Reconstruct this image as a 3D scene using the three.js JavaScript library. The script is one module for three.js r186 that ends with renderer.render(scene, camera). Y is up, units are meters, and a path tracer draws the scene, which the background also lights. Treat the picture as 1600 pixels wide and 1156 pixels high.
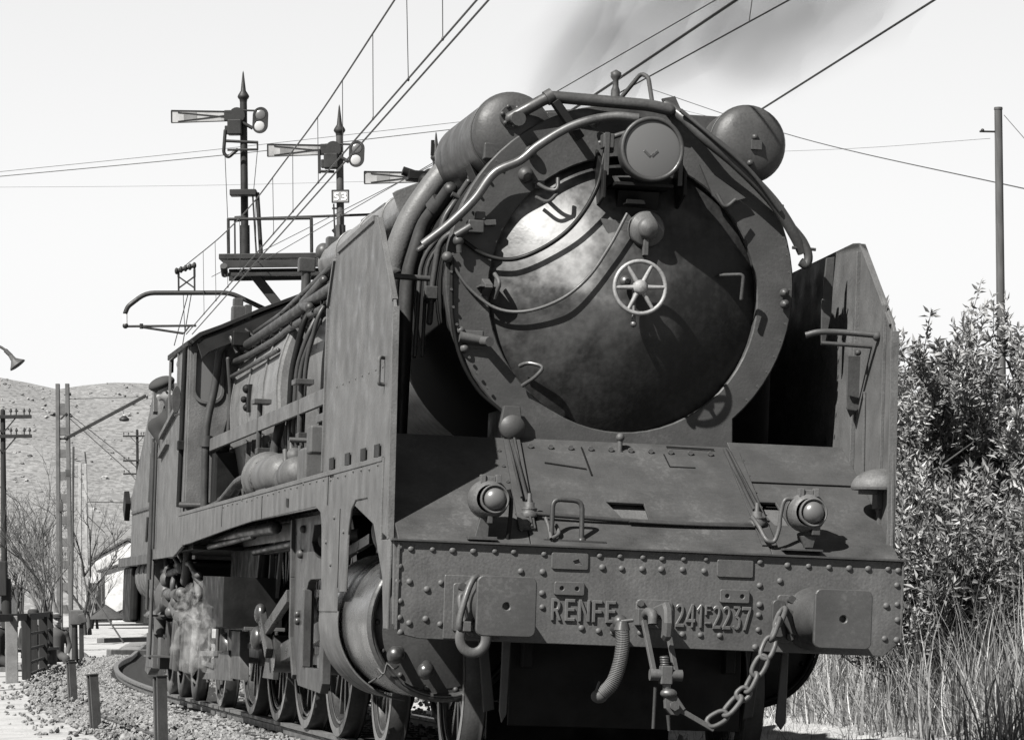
import * as THREE from 'three';
import { mergeGeometries, mergeVertices } from 'three/addons/utils/BufferGeometryUtils.js';
import { RoundedBoxGeometry } from 'three/addons/geometries/RoundedBoxGeometry.js';
import { TextGeometry } from 'three/addons/geometries/TextGeometry.js';
import { FontLoader } from 'three/addons/loaders/FontLoader.js';
import { MarchingCubes } from 'three/addons/objects/MarchingCubes.js';
import { createNoise3D } from 'simplex-noise';

// ------------------------------------------------------------------ camera, sky, sun, exposure
const scene = new THREE.Scene();
const V = (x, y, z) => new THREE.Vector3(x, y, z);
const YAW = 0.18797, ROLL = 0.010;                       // a long lens held low beside the track, front standard raised
const fwd = V(Math.sin(YAW), 0, -Math.cos(YAW)), side = V(Math.cos(YAW), 0, Math.sin(YAW));
const camera = new THREE.PerspectiveCamera(2 * Math.atan(937 / 5600) * 180 / Math.PI, 1600 / 1156, 0.5, 6000);
camera.position.set(-4.6515, 1.13, 20.3833);
camera.up.copy(V(0, 1, 0).multiplyScalar(Math.cos(ROLL)).addScaledVector(side, Math.sin(ROLL)));
camera.lookAt(camera.position.clone().add(fwd));
camera.setViewOffset(1600, 1874, 0, 0, 1600, 1156);

const SUN = V(-0.75, 1.0, 0.60);                         // towards the sun: high, ahead of the engine on its left
const SKY_HORIZON = 0.248, SKY_ZENITH = 0.04;
{
  const w = 512, h = 256, d = new Float32Array(w * h * 4), s = SUN.clone().normalize();
  for (let j = 0; j < h; j++) for (let i = 0; i < w; i++) {
    const el = ((j + 0.5) / h - 0.5) * Math.PI, az = ((i + 0.5) / w - 0.5) * 2 * Math.PI;
    const dir = V(Math.cos(el) * Math.cos(az), Math.sin(el), Math.cos(el) * Math.sin(az));
    const e = Math.max(0, Math.sin(el));
    let L = SKY_ZENITH + (SKY_HORIZON - SKY_ZENITH) * Math.exp(-Math.pow(Math.max(0, e - 0.1), 1.3) * 4);
    L *= 1 + 0.5 * Math.pow(Math.max(0, dir.dot(s)), 6);
    if (el < 0) L = SKY_HORIZON * 0.6;
    const o = (j * w + i) * 4; d[o] = d[o + 1] = d[o + 2] = L; d[o + 3] = 1;
  }
  const t = new THREE.DataTexture(d, w, h, THREE.RGBAFormat, THREE.FloatType);
  t.mapping = THREE.EquirectangularReflectionMapping; t.magFilter = t.minFilter = THREE.LinearFilter; t.needsUpdate = true;
  scene.background = t; scene.environment = t;
}
const sun = new THREE.DirectionalLight(0xfffdf9, 5);
sun.position.copy(SUN.clone().multiplyScalar(60)).add(V(0, 0, -8)); sun.target.position.set(0, 0, -8);
sun.castShadow = true; sun.shadow.mapSize.set(4096, 4096);
Object.assign(sun.shadow.camera, { left: -40, right: 40, top: 40, bottom: -40, near: 1, far: 160 });
scene.add(sun, sun.target);
const renderer = new THREE.WebGLRenderer({ antialias: true });
renderer.toneMapping = THREE.LinearToneMapping; renderer.toneMappingExposure = 3.9;
renderer.shadowMap.enabled = true;

// ------------------------------------------------------------------ random, textures, materials
let seed = 12345;
const rnd = () => { seed = (seed * 1664525 + 1013904223) >>> 0; return seed / 4294967296; };
const rr = (a, b) => a + (b - a) * rnd();
const noise3 = createNoise3D(rnd);
// tileable noise: simplex on a torus-like blend of four shifted copies
function fbm(x, y, oct, s = 0) { let v = 0, a = 0.5, f = 1; for (let o = 0; o < oct; o++) { v += a * noise3(x * f, y * f, s + o * 17.3); a *= 0.5; f *= 2; } return v; }
function tileNoise(u, v, f, oct, s) {
  const g = (a, b) => fbm(a * f, b * f, oct, s), wu = u, wv = v;
  return g(u, v) * (1 - wu) * (1 - wv) + g(u - 1, v) * wu * (1 - wv) + g(u, v - 1) * (1 - wu) * wv + g(u - 1, v - 1) * wu * wv;
}
function grayTex(n, fn, srgb = false) {
  const d = new Uint8Array(n * n * 4);
  for (let j = 0; j < n; j++) for (let i = 0; i < n; i++) {
    const v = Math.max(0, Math.min(255, Math.round(255 * fn(i / n, j / n)))), o = (j * n + i) * 4;
    d[o] = d[o + 1] = d[o + 2] = v; d[o + 3] = 255;
  }
  const t = new THREE.DataTexture(d, n, n); t.wrapS = t.wrapT = THREE.RepeatWrapping; t.magFilter = THREE.LinearFilter; t.minFilter = THREE.LinearMipmapLinearFilter;
  t.generateMipmaps = true; if (srgb) t.colorSpace = THREE.SRGBColorSpace; t.needsUpdate = true; return t;
}
const clamp = (x, a = 0, b = 1) => Math.max(a, Math.min(b, x));
// colour maps hold a linear multiplier; materials carry the base colour
const TX = {};
let speck = 1; const sp = () => { speck = (speck * 1103515245 + 12345) % 2147483648; return speck / 2147483648; };
TX.paint = grayTex(1024, (u, v) => { const big = tileNoise(u, v, 3, 5, 1), fine = tileNoise(u, v, 60, 2, 7), drip = tileNoise(u, v * 0.1, 60, 2, 3), k = sp(); return clamp(0.52 + 0.3 * big + 0.18 * fine + 0.13 * drip * clamp(big + 0.6) + (k > 0.986 ? 0.4 * sp() : 0) - (k < 0.03 ? 0.15 : 0)); });
TX.paintR = grayTex(512, (u, v) => clamp(0.6 + 0.5 * tileNoise(u, v, 6, 4, 31) + 0.12 * tileNoise(u, v, 50, 2, 33), 0.3, 1));
TX.paintB = grayTex(512, (u, v) => clamp(0.5 + 0.3 * tileNoise(u, v, 5, 3, 51) + 0.25 * tileNoise(u, v, 60, 2, 61)));
TX.dust = grayTex(1024, (u, v) => { const a = tileNoise(u, v, 4, 5, 11), f = tileNoise(u, v, 90, 2, 13), st = tileNoise(u, v * 0.15, 70, 2, 15), k = sp(); return clamp(0.54 + 0.3 * a + 0.17 * f + 0.09 * st + (f > 0.3 ? 0.3 * Math.max(0, a + 0.15) : 0) + (k > 0.98 ? 0.3 * sp() : 0) - (k < 0.03 ? 0.12 : 0)); });
TX.worn = grayTex(1024, (u, v) => { const a = tileNoise(u, v, 3, 5, 111), f = tileNoise(u, v, 34, 3, 113), g = tileNoise(u, v, 120, 2, 117), st = tileNoise(u * 0.25, v, 50, 2, 115), k = sp(), w = clamp(a * 1.7 + 0.1); return clamp(0.36 + 0.16 * a + 0.07 * g + 0.06 * st + w * (f > 0.05 ? 0.4 * (f + 0.35) : 0.04) + (k > 0.975 ? 0.35 * sp() : 0) - (f < -0.5 ? 0.1 : 0)); });
TX.ground = grayTex(1024, (u, v) => clamp(0.68 + 0.3 * tileNoise(u, v, 5, 5, 21) + 0.22 * tileNoise(u, v, 60, 3, 23)));
TX.groundB = grayTex(1024, (u, v) => clamp(0.5 + 0.3 * tileNoise(u, v, 12, 3, 24) + 0.3 * tileNoise(u, v, 80, 3, 27)));
TX.wood = grayTex(256, (u, v) => clamp(0.65 + 0.35 * tileNoise(u, v * 0.1, 18, 4, 41)));
function mat(name, c, o = {}) {
  const { map = 'paint', rough = 0.6, metal = 0, bump = 0.0012, ...rest } = o;
  const m = new THREE.MeshPhysicalMaterial({ color: new THREE.Color().setRGB(c, c, c), roughness: rough, metalness: metal, specularIntensity: metal ? 1 : 0.4, ...rest });
  m.name = name;
  if (map && TX[map]) m.map = TX[map];
  if (map === 'paint' || map === 'dust' || map === 'worn') { m.roughnessMap = TX.paintR; m.roughness = Math.min(1, rough / 0.65); if (bump) { m.bumpMap = TX.paintB; m.bumpScale = bump; } }
  if (map === 'ground') { m.bumpMap = TX.groundB; m.bumpScale = o.bump ?? 0.02; }
  return m;
}
const M = {
  paint: mat('sooty black paint', 0.046, { rough: 0.5, bump: 0.002 }),
  beam: mat('dusty black paint on the beam', 0.072, { rough: 0.55, bump: 0.004 }),
  side: mat('dusty black side sheet paint', 0.084, { rough: 0.6, map: 'dust', bump: 0.004 }),
  apron: mat('worn dusty apron paint', 0.066, { rough: 0.6, map: 'worn', bump: 0.002 }),
  boiler: mat('boiler cladding', 0.13, { rough: 0.4 }),
  dark: mat('oily black underframe', 0.009, { rough: 0.6, specularIntensity: 0.2 }),
  soot: mat('soot', 0.008, { rough: 0.9 }),
  pipe: mat('pipe paint', 0.036, { rough: 0.5, bump: 0.0006 }),
  glossy: mat('oily steel', 0.1, { rough: 0.34, metal: 0.7 }),
  steel: mat('worn dull steel', 0.12, { rough: 0.45, metal: 0.6, bump: 0.0004 }),
  graphite: mat('smokebox barrel blackened for shade', 0.009, { map: null, rough: 0.9, specularIntensity: 0.1 }),  // graphite black taken lower, with the deflector's shade in the colour
  ring: mat('grey dusty smokebox front', 0.062, { rough: 0.6, map: 'worn', bump: 0.003 }),
  plate: mat('greasy scuffed buffer face', 0.075, { rough: 0.45, map: 'worn', bump: 0.001 }),
  rivet: mat('rivet heads lightened for highlights', 0.085, { rough: 0.4 }),  // paler and smoother than the beam, highlight of heads and letters in the colour
  handrail: mat('rubbed handrail', 0.09, { rough: 0.42, metal: 0.4, bump: 0 }),
  tread: mat('wheel tread darkened for shade', 0.035, { rough: 0.6 }),  // tread darkened to hold the shade of the parts ahead
  wheelrim: mat('worn wheel tyre steel', 0.2, { rough: 0.4, metal: 0.6 }),
  grey: mat('dusty grey casting', 0.065, { rough: 0.6, map: 'dust' }),
  hose: mat('grey rubber hose', 0.1, { rough: 0.7, bump: 0 }),
  glass: mat('dusty lamp glass', 0.05, { map: null, rough: 0.32, specularIntensity: 0.8 }),
  concrete: mat('weathered concrete', 0.12, { map: 'ground', rough: 0.95, bump: 0.004 }),
  iron: mat('dark painted iron', 0.018, { rough: 0.6 }),
  ironGrey: mat('grey painted iron', 0.06, { rough: 0.7 }),
  white: mat('white enamel', 0.5, { map: null, rough: 0.5 }),
  plaster: mat('whitewashed plaster', 0.5, { map: 'paint', rough: 0.9, bump: 0.004 }),
  tile: mat('roof tile', 0.07, { map: 'dust', rough: 0.9 }),
  wood: mat('weathered timber', 0.09, { map: 'wood', rough: 0.9 }),
  darkwood: mat('dark creosoted timber', 0.016, { map: 'wood', rough: 0.9 }),
  wire: mat('overhead wire', 0.02, { map: null, rough: 0.5, metal: 0.4 }),
  railTop: mat('rail steel', 0.25, { rough: 0.4, metal: 0.6 }),
  bark: mat('grey bark', 0.05, { map: 'wood', rough: 0.95 }),
  barePale: mat('pale bare twigs', 0.1, { map: 'wood', rough: 0.95 }),
  skin: mat('skin', 0.12, { map: null, rough: 0.6 }),
  cloth: mat('dark work cloth', 0.015, { map: null, rough: 0.95 }),
  clothPale: mat('pale cloth', 0.35, { map: null, rough: 0.95 }),
};

// ------------------------------------------------------------------ geometry helpers
const EPS = 1e-6;
function norm(g, sharp) { let h = g.index ? g.toNonIndexed() : g.clone(); for (const k of Object.keys(h.attributes)) if (k !== 'position' && k !== 'normal') h.deleteAttribute(k); if (sharp || !h.attributes.normal) h.computeVertexNormals(); return h; }
function boxUV(g, s = 1) {                                  // uv in metres from the face's main direction
  const p = g.attributes.position, n = g.attributes.normal, uv = new Float32Array(p.count * 2);
  const a = V(), b = V(), c = V(), f = V();
  for (let i = 0; i < p.count; i += 3) {
    a.fromBufferAttribute(p, i); b.fromBufferAttribute(p, i + 1); c.fromBufferAttribute(p, i + 2);
    f.copy(b).sub(a).cross(c.clone().sub(a)); const ax = Math.abs(f.x), ay = Math.abs(f.y), az = Math.abs(f.z);
    for (let k = 0; k < 3; k++) {
      const q = [a, b, c][k]; let u, v;
      if (ax >= ay && ax >= az) { u = q.z; v = q.y; } else if (az >= ay) { u = q.x; v = q.y; } else { u = q.x; v = q.z; }
      uv[(i + k) * 2] = u * s; uv[(i + k) * 2 + 1] = v * s;
    }
  }
  g.setAttribute('uv', new THREE.BufferAttribute(uv, 2)); return g;
}
function finish(o) { o.castShadow = o.receiveShadow = true; return o; }
const counts = {};
function numbered(n) { counts[n] = (counts[n] ?? -1) + 1; return counts[n] ? `${n}_${String(counts[n]).padStart(3, '0')}` : n; }
function join(list, uvs = 0.7) { return boxUV(mergeGeometries(list.map((g) => norm(g))), uvs); }
function part(name, list, m, parent, uvs) {
  const g = Array.isArray(list) ? join(list, uvs) : list;
  const o = finish(new THREE.Mesh(g, m)); o.name = name; parent.add(o); return o;
}
function tag(o, label, category, group, kind) { if (label) o.userData.label = label; if (category) o.userData.category = category; if (group) o.userData.group = group; if (kind) o.userData.kind = kind; return o; }
function thing(name, label, category, pos = [0, 0, 0], turn = 0, group) { const o = new THREE.Group(); o.name = numbered(name); o.position.set(...pos); o.rotation.y = turn; scene.add(o); return tag(o, label, category, group); }
function lone(name, list, m, label, category, group, kind, uvs) { const o = part(numbered(name), list, m, scene, uvs); return tag(o, label, category, group, kind); }
function bx(w, h, d, x, y, z, rx = 0, ry = 0, rz = 0, r) {
  const q = r ?? Math.min(w, h, d) * 0.12; const g = q > 0.0005 ? new RoundedBoxGeometry(w, h, d, 1, q) : new THREE.BoxGeometry(w, h, d);
  g.rotateX(rx).rotateY(ry).rotateZ(rz).translate(x, y, z); return g;
}
function rod(a, b, r1, r2 = r1, seg = 12, cap = true) {
  const A = V(...a), B = V(...b), d = B.clone().sub(A), L = d.length();
  const g = new THREE.CylinderGeometry(r2, r1, L, seg, 1, !cap); g.translate(0, L / 2, 0);
  g.applyQuaternion(new THREE.Quaternion().setFromUnitVectors(V(0, 1, 0), d.normalize())); g.translate(...a); return g;
}
function bar(a, b, w, h) {                                   // rectangular bar between two points
  const A = V(...a), B = V(...b), L = A.distanceTo(B), g = new RoundedBoxGeometry(w, h, L, 1, Math.min(w, h) * 0.12);
  const m = new THREE.Matrix4().lookAt(A, B, Math.abs(B.y - A.y) > 0.98 * L ? V(0, 0, 1) : V(0, 1, 0)); g.applyMatrix4(m); g.translate((A.x + B.x) / 2, (A.y + B.y) / 2, (A.z + B.z) / 2); return g;
}
const sph = (r, x, y, z, sx = 1, sy = 1, sz = 1, seg = 16) => new THREE.SphereGeometry(r, seg, Math.round(seg * 0.7)).scale(sx, sy, sz).translate(x, y, z);
function tube(pts, r, seg = 8, closed = false, n) { const c = new THREE.CatmullRomCurve3(pts.map((p) => V(...p)), closed, 'centripetal'); return new THREE.TubeGeometry(c, n ?? Math.max(12, pts.length * 6), r, seg, closed); }
function pipe(pts, r, bend = 0.12, seg = 10) {               // straight runs joined by bends
  const P = pts.map((p) => V(...p)), out = [P[0]];
  for (let i = 1; i < P.length - 1; i++) {
    const a = P[i - 1].clone().sub(P[i]), b = P[i + 1].clone().sub(P[i]), t = Math.min(bend, a.length() * 0.45, b.length() * 0.45);
    const s = P[i].clone().addScaledVector(a.normalize(), t), e = P[i].clone().addScaledVector(b.normalize(), t);
    for (let k = 0; k <= 4; k++) { const u = k / 4; out.push(s.clone().multiplyScalar((1 - u) ** 2).addScaledVector(P[i], 2 * u * (1 - u)).addScaledVector(e, u * u)); }
  }
  out.push(P[P.length - 1]);
  // sweep rings along the dense polyline
  const pos = [], nor = [], idx = []; let up = null;
  for (let i = 0; i < out.length; i++) {
    const t = (i === 0 ? out[1].clone().sub(out[0]) : i === out.length - 1 ? out[i].clone().sub(out[i - 1]) : out[i + 1].clone().sub(out[i - 1])).normalize();
    if (!up) up = Math.abs(t.y) < 0.9 ? V(0, 1, 0) : V(1, 0, 0);
    const bn = t.clone().cross(up).normalize(); up = bn.clone().cross(t).normalize();
    for (let k = 0; k <= seg; k++) { const a = k / seg * Math.PI * 2, d = bn.clone().multiplyScalar(Math.cos(a)).addScaledVector(up, Math.sin(a)); nor.push(d.x, d.y, d.z); pos.push(out[i].x + d.x * r, out[i].y + d.y * r, out[i].z + d.z * r); }
    if (i) for (let k = 0; k < seg; k++) { const o = (i - 1) * (seg + 1) + k, q = o + seg + 1; idx.push(o, q, o + 1, o + 1, q, q + 1); }
  }
  const g = new THREE.BufferGeometry(); g.setAttribute('position', new THREE.Float32BufferAttribute(pos, 3)); g.setAttribute('normal', new THREE.Float32BufferAttribute(nor, 3)); g.setIndex(idx);
  return mergeGeometries([norm(g), norm(sph(r, out[0].x, out[0].y, out[0].z, 1, 1, 1, 8)), norm(sph(r, out[out.length - 1].x, out[out.length - 1].y, out[out.length - 1].z, 1, 1, 1, 8))]);
}
function shapeOf(poly, holes = []) { const s = new THREE.Shape(poly.map((p) => new THREE.Vector2(...p))); for (const h of holes) s.holes.push(new THREE.Path(h.map((p) => new THREE.Vector2(...p)))); return s; }
function plateZ(poly, z, t, holes, bevel = 0.004) { return new THREE.ExtrudeGeometry(shapeOf(poly, holes), { depth: t - 2 * bevel, bevelEnabled: bevel > 0, bevelThickness: bevel, bevelSize: bevel, bevelOffset: -bevel, bevelSegments: 1, curveSegments: 16 }).translate(0, 0, z - t + bevel); }
const SWAP = new THREE.Matrix4().set(0, 0, -1, 0, 0, 1, 0, 0, 1, 0, 0, 0, 0, 0, 0, 1);
function plateX(poly, x, t, holes, bevel = 0.004) {          // poly of [z, y]; plate spans x - t .. x
  return new THREE.ExtrudeGeometry(shapeOf(poly, holes), { depth: t - 2 * bevel, bevelEnabled: bevel > 0, bevelThickness: bevel, bevelSize: bevel, bevelOffset: -bevel, bevelSegments: 1, curveSegments: 16 }).translate(0, 0, bevel).applyMatrix4(SWAP).translate(x, 0, 0);
}
function latheZ(prof, x, y, z, seg = 40, from = 0, len = Math.PI * 2) { return new THREE.LatheGeometry(prof.map((p) => new THREE.Vector2(p[0], p[1])), seg, from, len).rotateX(Math.PI / 2).translate(x, y, z); } // prof [radius, z]
function latheX(prof, x, y, z, seg = 32) { return new THREE.LatheGeometry(prof.map((p) => new THREE.Vector2(p[0], p[1])), seg).rotateZ(-Math.PI / 2).translate(x, y, z); }
const latheY = (prof, x, y, z, seg = 24) => new THREE.LatheGeometry(prof.map((p) => new THREE.Vector2(p[0], p[1])), seg).translate(x, y, z);
const ring = (R, r, x, y, z, seg = 40) => new THREE.TorusGeometry(R, r, 8, seg).translate(x, y, z);
function roundRect(x0, y0, x1, y1, r, n = 5) { const o = []; for (const [cx, cy, a] of [[x1 - r, y1 - r, 0], [x0 + r, y1 - r, 1], [x0 + r, y0 + r, 2], [x1 - r, y0 + r, 3]]) for (let k = 0; k <= n; k++) { const t = (a + k / n) * Math.PI / 2; o.push([cx + r * Math.cos(t), cy + r * Math.sin(t)]); } return o; }
const circle = (x, y, r, n = 20) => Array.from({ length: n }, (_, i) => [x + r * Math.cos(i / n * 2 * Math.PI), y + r * Math.sin(i / n * 2 * Math.PI)]);

// ------------------------------------------------------------------ the locomotive (frame: x to the viewer's right, y up, z forward of the beam; rail top at y = 0.07)
const thin = await new FontLoader().loadAsync('fonts/droid/droid_sans_regular.typeface.json');
const font = await new FontLoader().loadAsync('fonts/droid/droid_sans_bold.typeface.json');
const loco = thing('steam_locomotive', 'large sooty steam locomotive with smoke deflectors facing the viewer on the track', 'steam locomotive');
const CANT = 0.045; loco.rotation.z = -CANT;               // the track is canted towards the inside of its curve
const rivetGeo = boxUV(norm(new THREE.SphereGeometry(0.0185, 10, 5, 0, Math.PI * 2, 0, Math.PI / 2).rotateX(Math.PI / 2).scale(1, 1, 0.8)));
const boltGeo = boxUV(norm(new THREE.CylinderGeometry(0.016, 0.018, 0.02, 6).rotateX(Math.PI / 2)));

// buffer beam with its rivets, plates and raised lettering
{
  const beam = part('buffer_beam', [
    plateZ([[-1.53, 1.41], [1.525, 1.40], [1.525, 0.93], [1.42, 0.838], [-1.36, 0.85], [-1.47, 0.872], [-1.52, 0.93]], 0, 0.035),
    plateZ(roundRect(-1.225, 0.855, -0.9, 1.225, 0.01), 0.008, 0.012),
    plateZ(roundRect(-1.175, 0.9, -0.86, 1.18, 0.02), 0.02, 0.018),
    plateZ(roundRect(0.76, 0.9, 1.16, 1.18, 0.02), 0.02, 0.024),
    plateZ(roundRect(-0.09, 0.955, 0.13, 1.125, 0.03), 0.016, 0.02),
    bx(3.03, 0.08, 0.012, 0, 1.37, -0.04), bx(0.012, 0.5, 0.03, -1.5, 1.15, 0.0), bx(0.01, 0.5, 0.03, 1.522, 1.17, 0.0),
  ], M.beam, loco);
  part('top_lip', [bar([-1.545, 1.417, 0.0], [1.535, 1.407, 0.0], 0.06, 0.012)], M.paint, beam);
  const rows = [
    [1.37, [-1.49, -1.43, -1.30, -1.18, -1.06, -0.94, -0.82, -0.65, -0.31, -0.19, -0.06, 0.06, 0.19, 0.32, 0.65]], [1.352, [0.82, 0.95, 1.07, 1.19, 1.31, 1.43, 1.495]],
    [1.302, [-0.30, -0.18, -0.06, 0.06, 0.18, 0.31]], [1.26, [-1.49, -0.78, -0.65, 0.78, 1.495]], [1.23, [0.65]], [1.175, [-1.49, -1.43, -1.24]], [1.14, [-1.33, -0.65, 1.43]], [1.15, [1.495]],
    [1.12, [0.65]], [1.06, [-1.48, -0.65, 0.65, 1.495]], [0.968, [-1.48, -1.33, 0.65]], [0.94, [-1.42, -1.24, -0.41, 1.43, 1.495]], [0.927, [-0.30, -0.22, -0.06, 0.19, 0.30, 0.42]], [0.885, [-1.47]], [0.868, [0.64]],
  ];
  for (const [y, xs] of rows) for (const x of xs) { const o = part('rivet', rivetGeo, M.rivet, beam); o.position.set(x + rr(-0.006, 0.006), y + rr(-0.004, 0.004), 0); o.scale.setScalar(rr(0.92, 1.12)); }
  for (const [x0, x1, y0, y1, hole] of [[-0.6, -0.38, 1.28, 1.38, 1], [-0.58, -0.4, 1.13, 1.21, 2], [0.39, 0.61, 1.27, 1.375, 0], [0.41, 0.59, 1.12, 1.2, 2]]) {
    const holes = hole === 2 ? [circle(x0 + 0.045, (y0 + y1) / 2, 0.012, 10), circle(x1 - 0.045, (y0 + y1) / 2, 0.012, 10)] : hole ? [[[-0.44, 1.34], [-0.42, 1.31], [-0.46, 1.315], [-0.47, 1.33]]] : [];
    part('number_bracket', [plateZ(roundRect(x0, y0, x1, y1, 0.014), hole === 2 ? 0.022 : 0.012, hole === 2 ? 0.026 : 0.016, holes)], M.grey, beam);
  }
  const letter = (ch, x0, x1, y0, y1) => {
    const g = new TextGeometry(ch, { font: thin, size: 1, depth: 0.14, curveSegments: 5, bevelEnabled: true, bevelThickness: 0.03, bevelSize: 0.03, bevelOffset: 0, bevelSegments: 1 });
    g.computeBoundingBox(); const b = g.boundingBox, sx = (x1 - x0) / (b.max.x - b.min.x), sy = (y1 - y0) / (b.max.y - b.min.y);
    g.translate(-b.min.x, -b.min.y, 0).scale(sx, sy, 0.085).translate(x0, y0, 0.0005); part('letter', [g], M.rivet, beam);
  };
  [...'RENFE'].forEach((c, i) => letter(c, -0.592 + i * 0.081, -0.592 + i * 0.081 + (c === 'N' ? 0.068 : 0.06), 0.982 - i * 0.001, 1.112 - i * 0.001));
  letter('2', 0.15, 0.202, 0.968, 1.108); letter('4', 0.212, 0.268, 0.968, 1.108); letter('1', 0.276, 0.308, 0.967, 1.107);
  letter('F', 0.327, 0.361, 1.045, 1.103); letter('-', 0.326, 0.364, 0.992, 1.004);
  letter('2', 0.374, 0.422, 0.964, 1.104); letter('2', 0.434, 0.482, 0.963, 1.103); part('letter', [[0, 1], [1, 1], [0.42, 0.57], [0.85, 0.5], [1, 0.3], [0.85, 0.06], [0.4, 0], [0, 0.14]].slice(0, 7).map((p, i, a) => { const n = [[0, 1], [1, 1], [0.42, 0.57], [0.85, 0.5], [1, 0.3], [0.85, 0.06], [0.4, 0], [0, 0.14]][i + 1], q = ([u, v]) => [0.499 + u * 0.038, 0.97 + v * 0.126, 0.006]; return bar(q(p), q(n), 0.012, 0.014); }), M.rivet, beam); letter('7', 0.55, 0.604, 0.962, 1.102);
}
// buffers
for (const [x, y] of [[-0.97, 1.05], [0.993, 1.045]]) {
  const b = part('buffer', [latheZ([[0.19, 0], [0.19, 0.035], [0.165, 0.05], [0.15, 0.2], [0.135, 0.34], [0.125, 0.4], [0.085, 0.405], [0.085, 0.56], [0.13, 0.575]].map(([r, z]) => [r, z]), x, y, 0.005), ...[[-1, 1], [1, 1], [-1, -1], [1, -1]].map(([a, c]) => boltGeo.clone().scale(1.5, 1.5, 1.6).translate(x + a * 0.155, y + c * 0.11, 0.035))], M.paint, loco);
  part('buffer_plate', [plateZ(roundRect(x - 0.171, y - 0.171, x + 0.171, y + 0.171, 0.042), 0.612, 0.035, [circle(x, y, 0.02, 14)], 0.006), new THREE.CylinderGeometry(0.03, 0.03, 0.004, 14).rotateX(Math.PI / 2).translate(x, y, 0.574)], M.plate, b);
}
// drawhook, screw coupling, safety chain, hoses
part('drawhook', [plateX([[0, 1.08], [0.2, 1.1], [0.3, 1.11], [0.36, 1.07], [0.38, 0.99], [0.36, 0.91], [0.31, 0.885], [0.27, 0.9], [0.29, 0.95], [0.29, 1.0], [0.25, 1.02], [0, 1.0]], 0.055, 0.055, [], 0.015), boltGeo.clone().scale(1.3, 1.3, 1.5).translate(-0.065, 1.1, 0.02), bx(0.05, 0.1, 0.1, -0.07, 1.02, 0.05), tube([[-0.05, 1.02, 0.05], [-0.045, 1.05, 0.16], [-0.04, 1.03, 0.24], [-0.04, 0.98, 0.25]], 0.03, 9)], M.grey, loco);
{
  const c = part('screw_coupling', [bar([-0.075, 1.0, 0.16], [-0.03, 0.68, 0.3], 0.03, 0.022), bar([0.065, 0.93, 0.2], [0.1, 0.68, 0.3], 0.03, 0.022), rod([-0.06, 0.69, 0.3], [0.13, 0.69, 0.3], 0.035, 0.035, 10), bx(0.07, 0.11, 0.07, 0.035, 0.69, 0.3)], M.grey, loco);
  part('screw', [rod([0.02, 0.8, 0.3], [0.05, 0.56, 0.3], 0.024, 0.024, 12), ...Array.from({ length: 9 }, (_, i) => new THREE.TorusGeometry(0.023, 0.006, 5, 12).rotateX(Math.PI / 2).translate(0.022 + i * 0.0017, 0.79 - i * 0.0135, 0.3)), sph(0.045, 0.055, 0.585, 0.3, 1.1, 0.7, 1)], M.steel, c);
  part('pear_link', [plateZ([[0.03, 0.56], [0.1, 0.575], [0.155, 0.5], [0.11, 0.46], [0.07, 0.462], [0.035, 0.5]], 0.32, 0.05), rod([0.085, 0.515, 0.31], [0.085, 0.515, 0.345], 0.028, 0.028, 6), bar([0.13, 0.49, 0.3], [0.33, 0.385, 0.3], 0.028, 0.03)], M.grey, c);
  part('hanging_rod', [rod([-0.02, 0.62, 0.28], [-0.025, 0.38, 0.28], 0.01), rod([0.06, 0.46, 0.28], [0.07, 0.37, 0.28], 0.012, 0.008)], M.pipe, c);
}
function link(a, b, r, w, twist) {
  const A = V(...a), B = V(...b), d = B.clone().sub(A), L = d.length() / 2; d.normalize(); const q = new THREE.Quaternion().setFromUnitVectors(V(0, 1, 0), d), tw = new THREE.Quaternion().setFromAxisAngle(V(0, 1, 0), twist); q.multiply(tw);
  const pts = []; for (let k = 0; k < 16; k++) { const t = k / 16 * 2 * Math.PI, s = Math.sin(t), c = Math.cos(t); pts.push(V(w * Math.sign(c) * Math.pow(Math.abs(c), 0.75), (L + r * 0.6) * Math.sign(s) * Math.pow(Math.abs(s), 0.75), 0).applyQuaternion(q).addScaledVector(A.clone().add(B), 0.5).toArray()); }
  return tube(pts, r, 7, true, 40);
}
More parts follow.
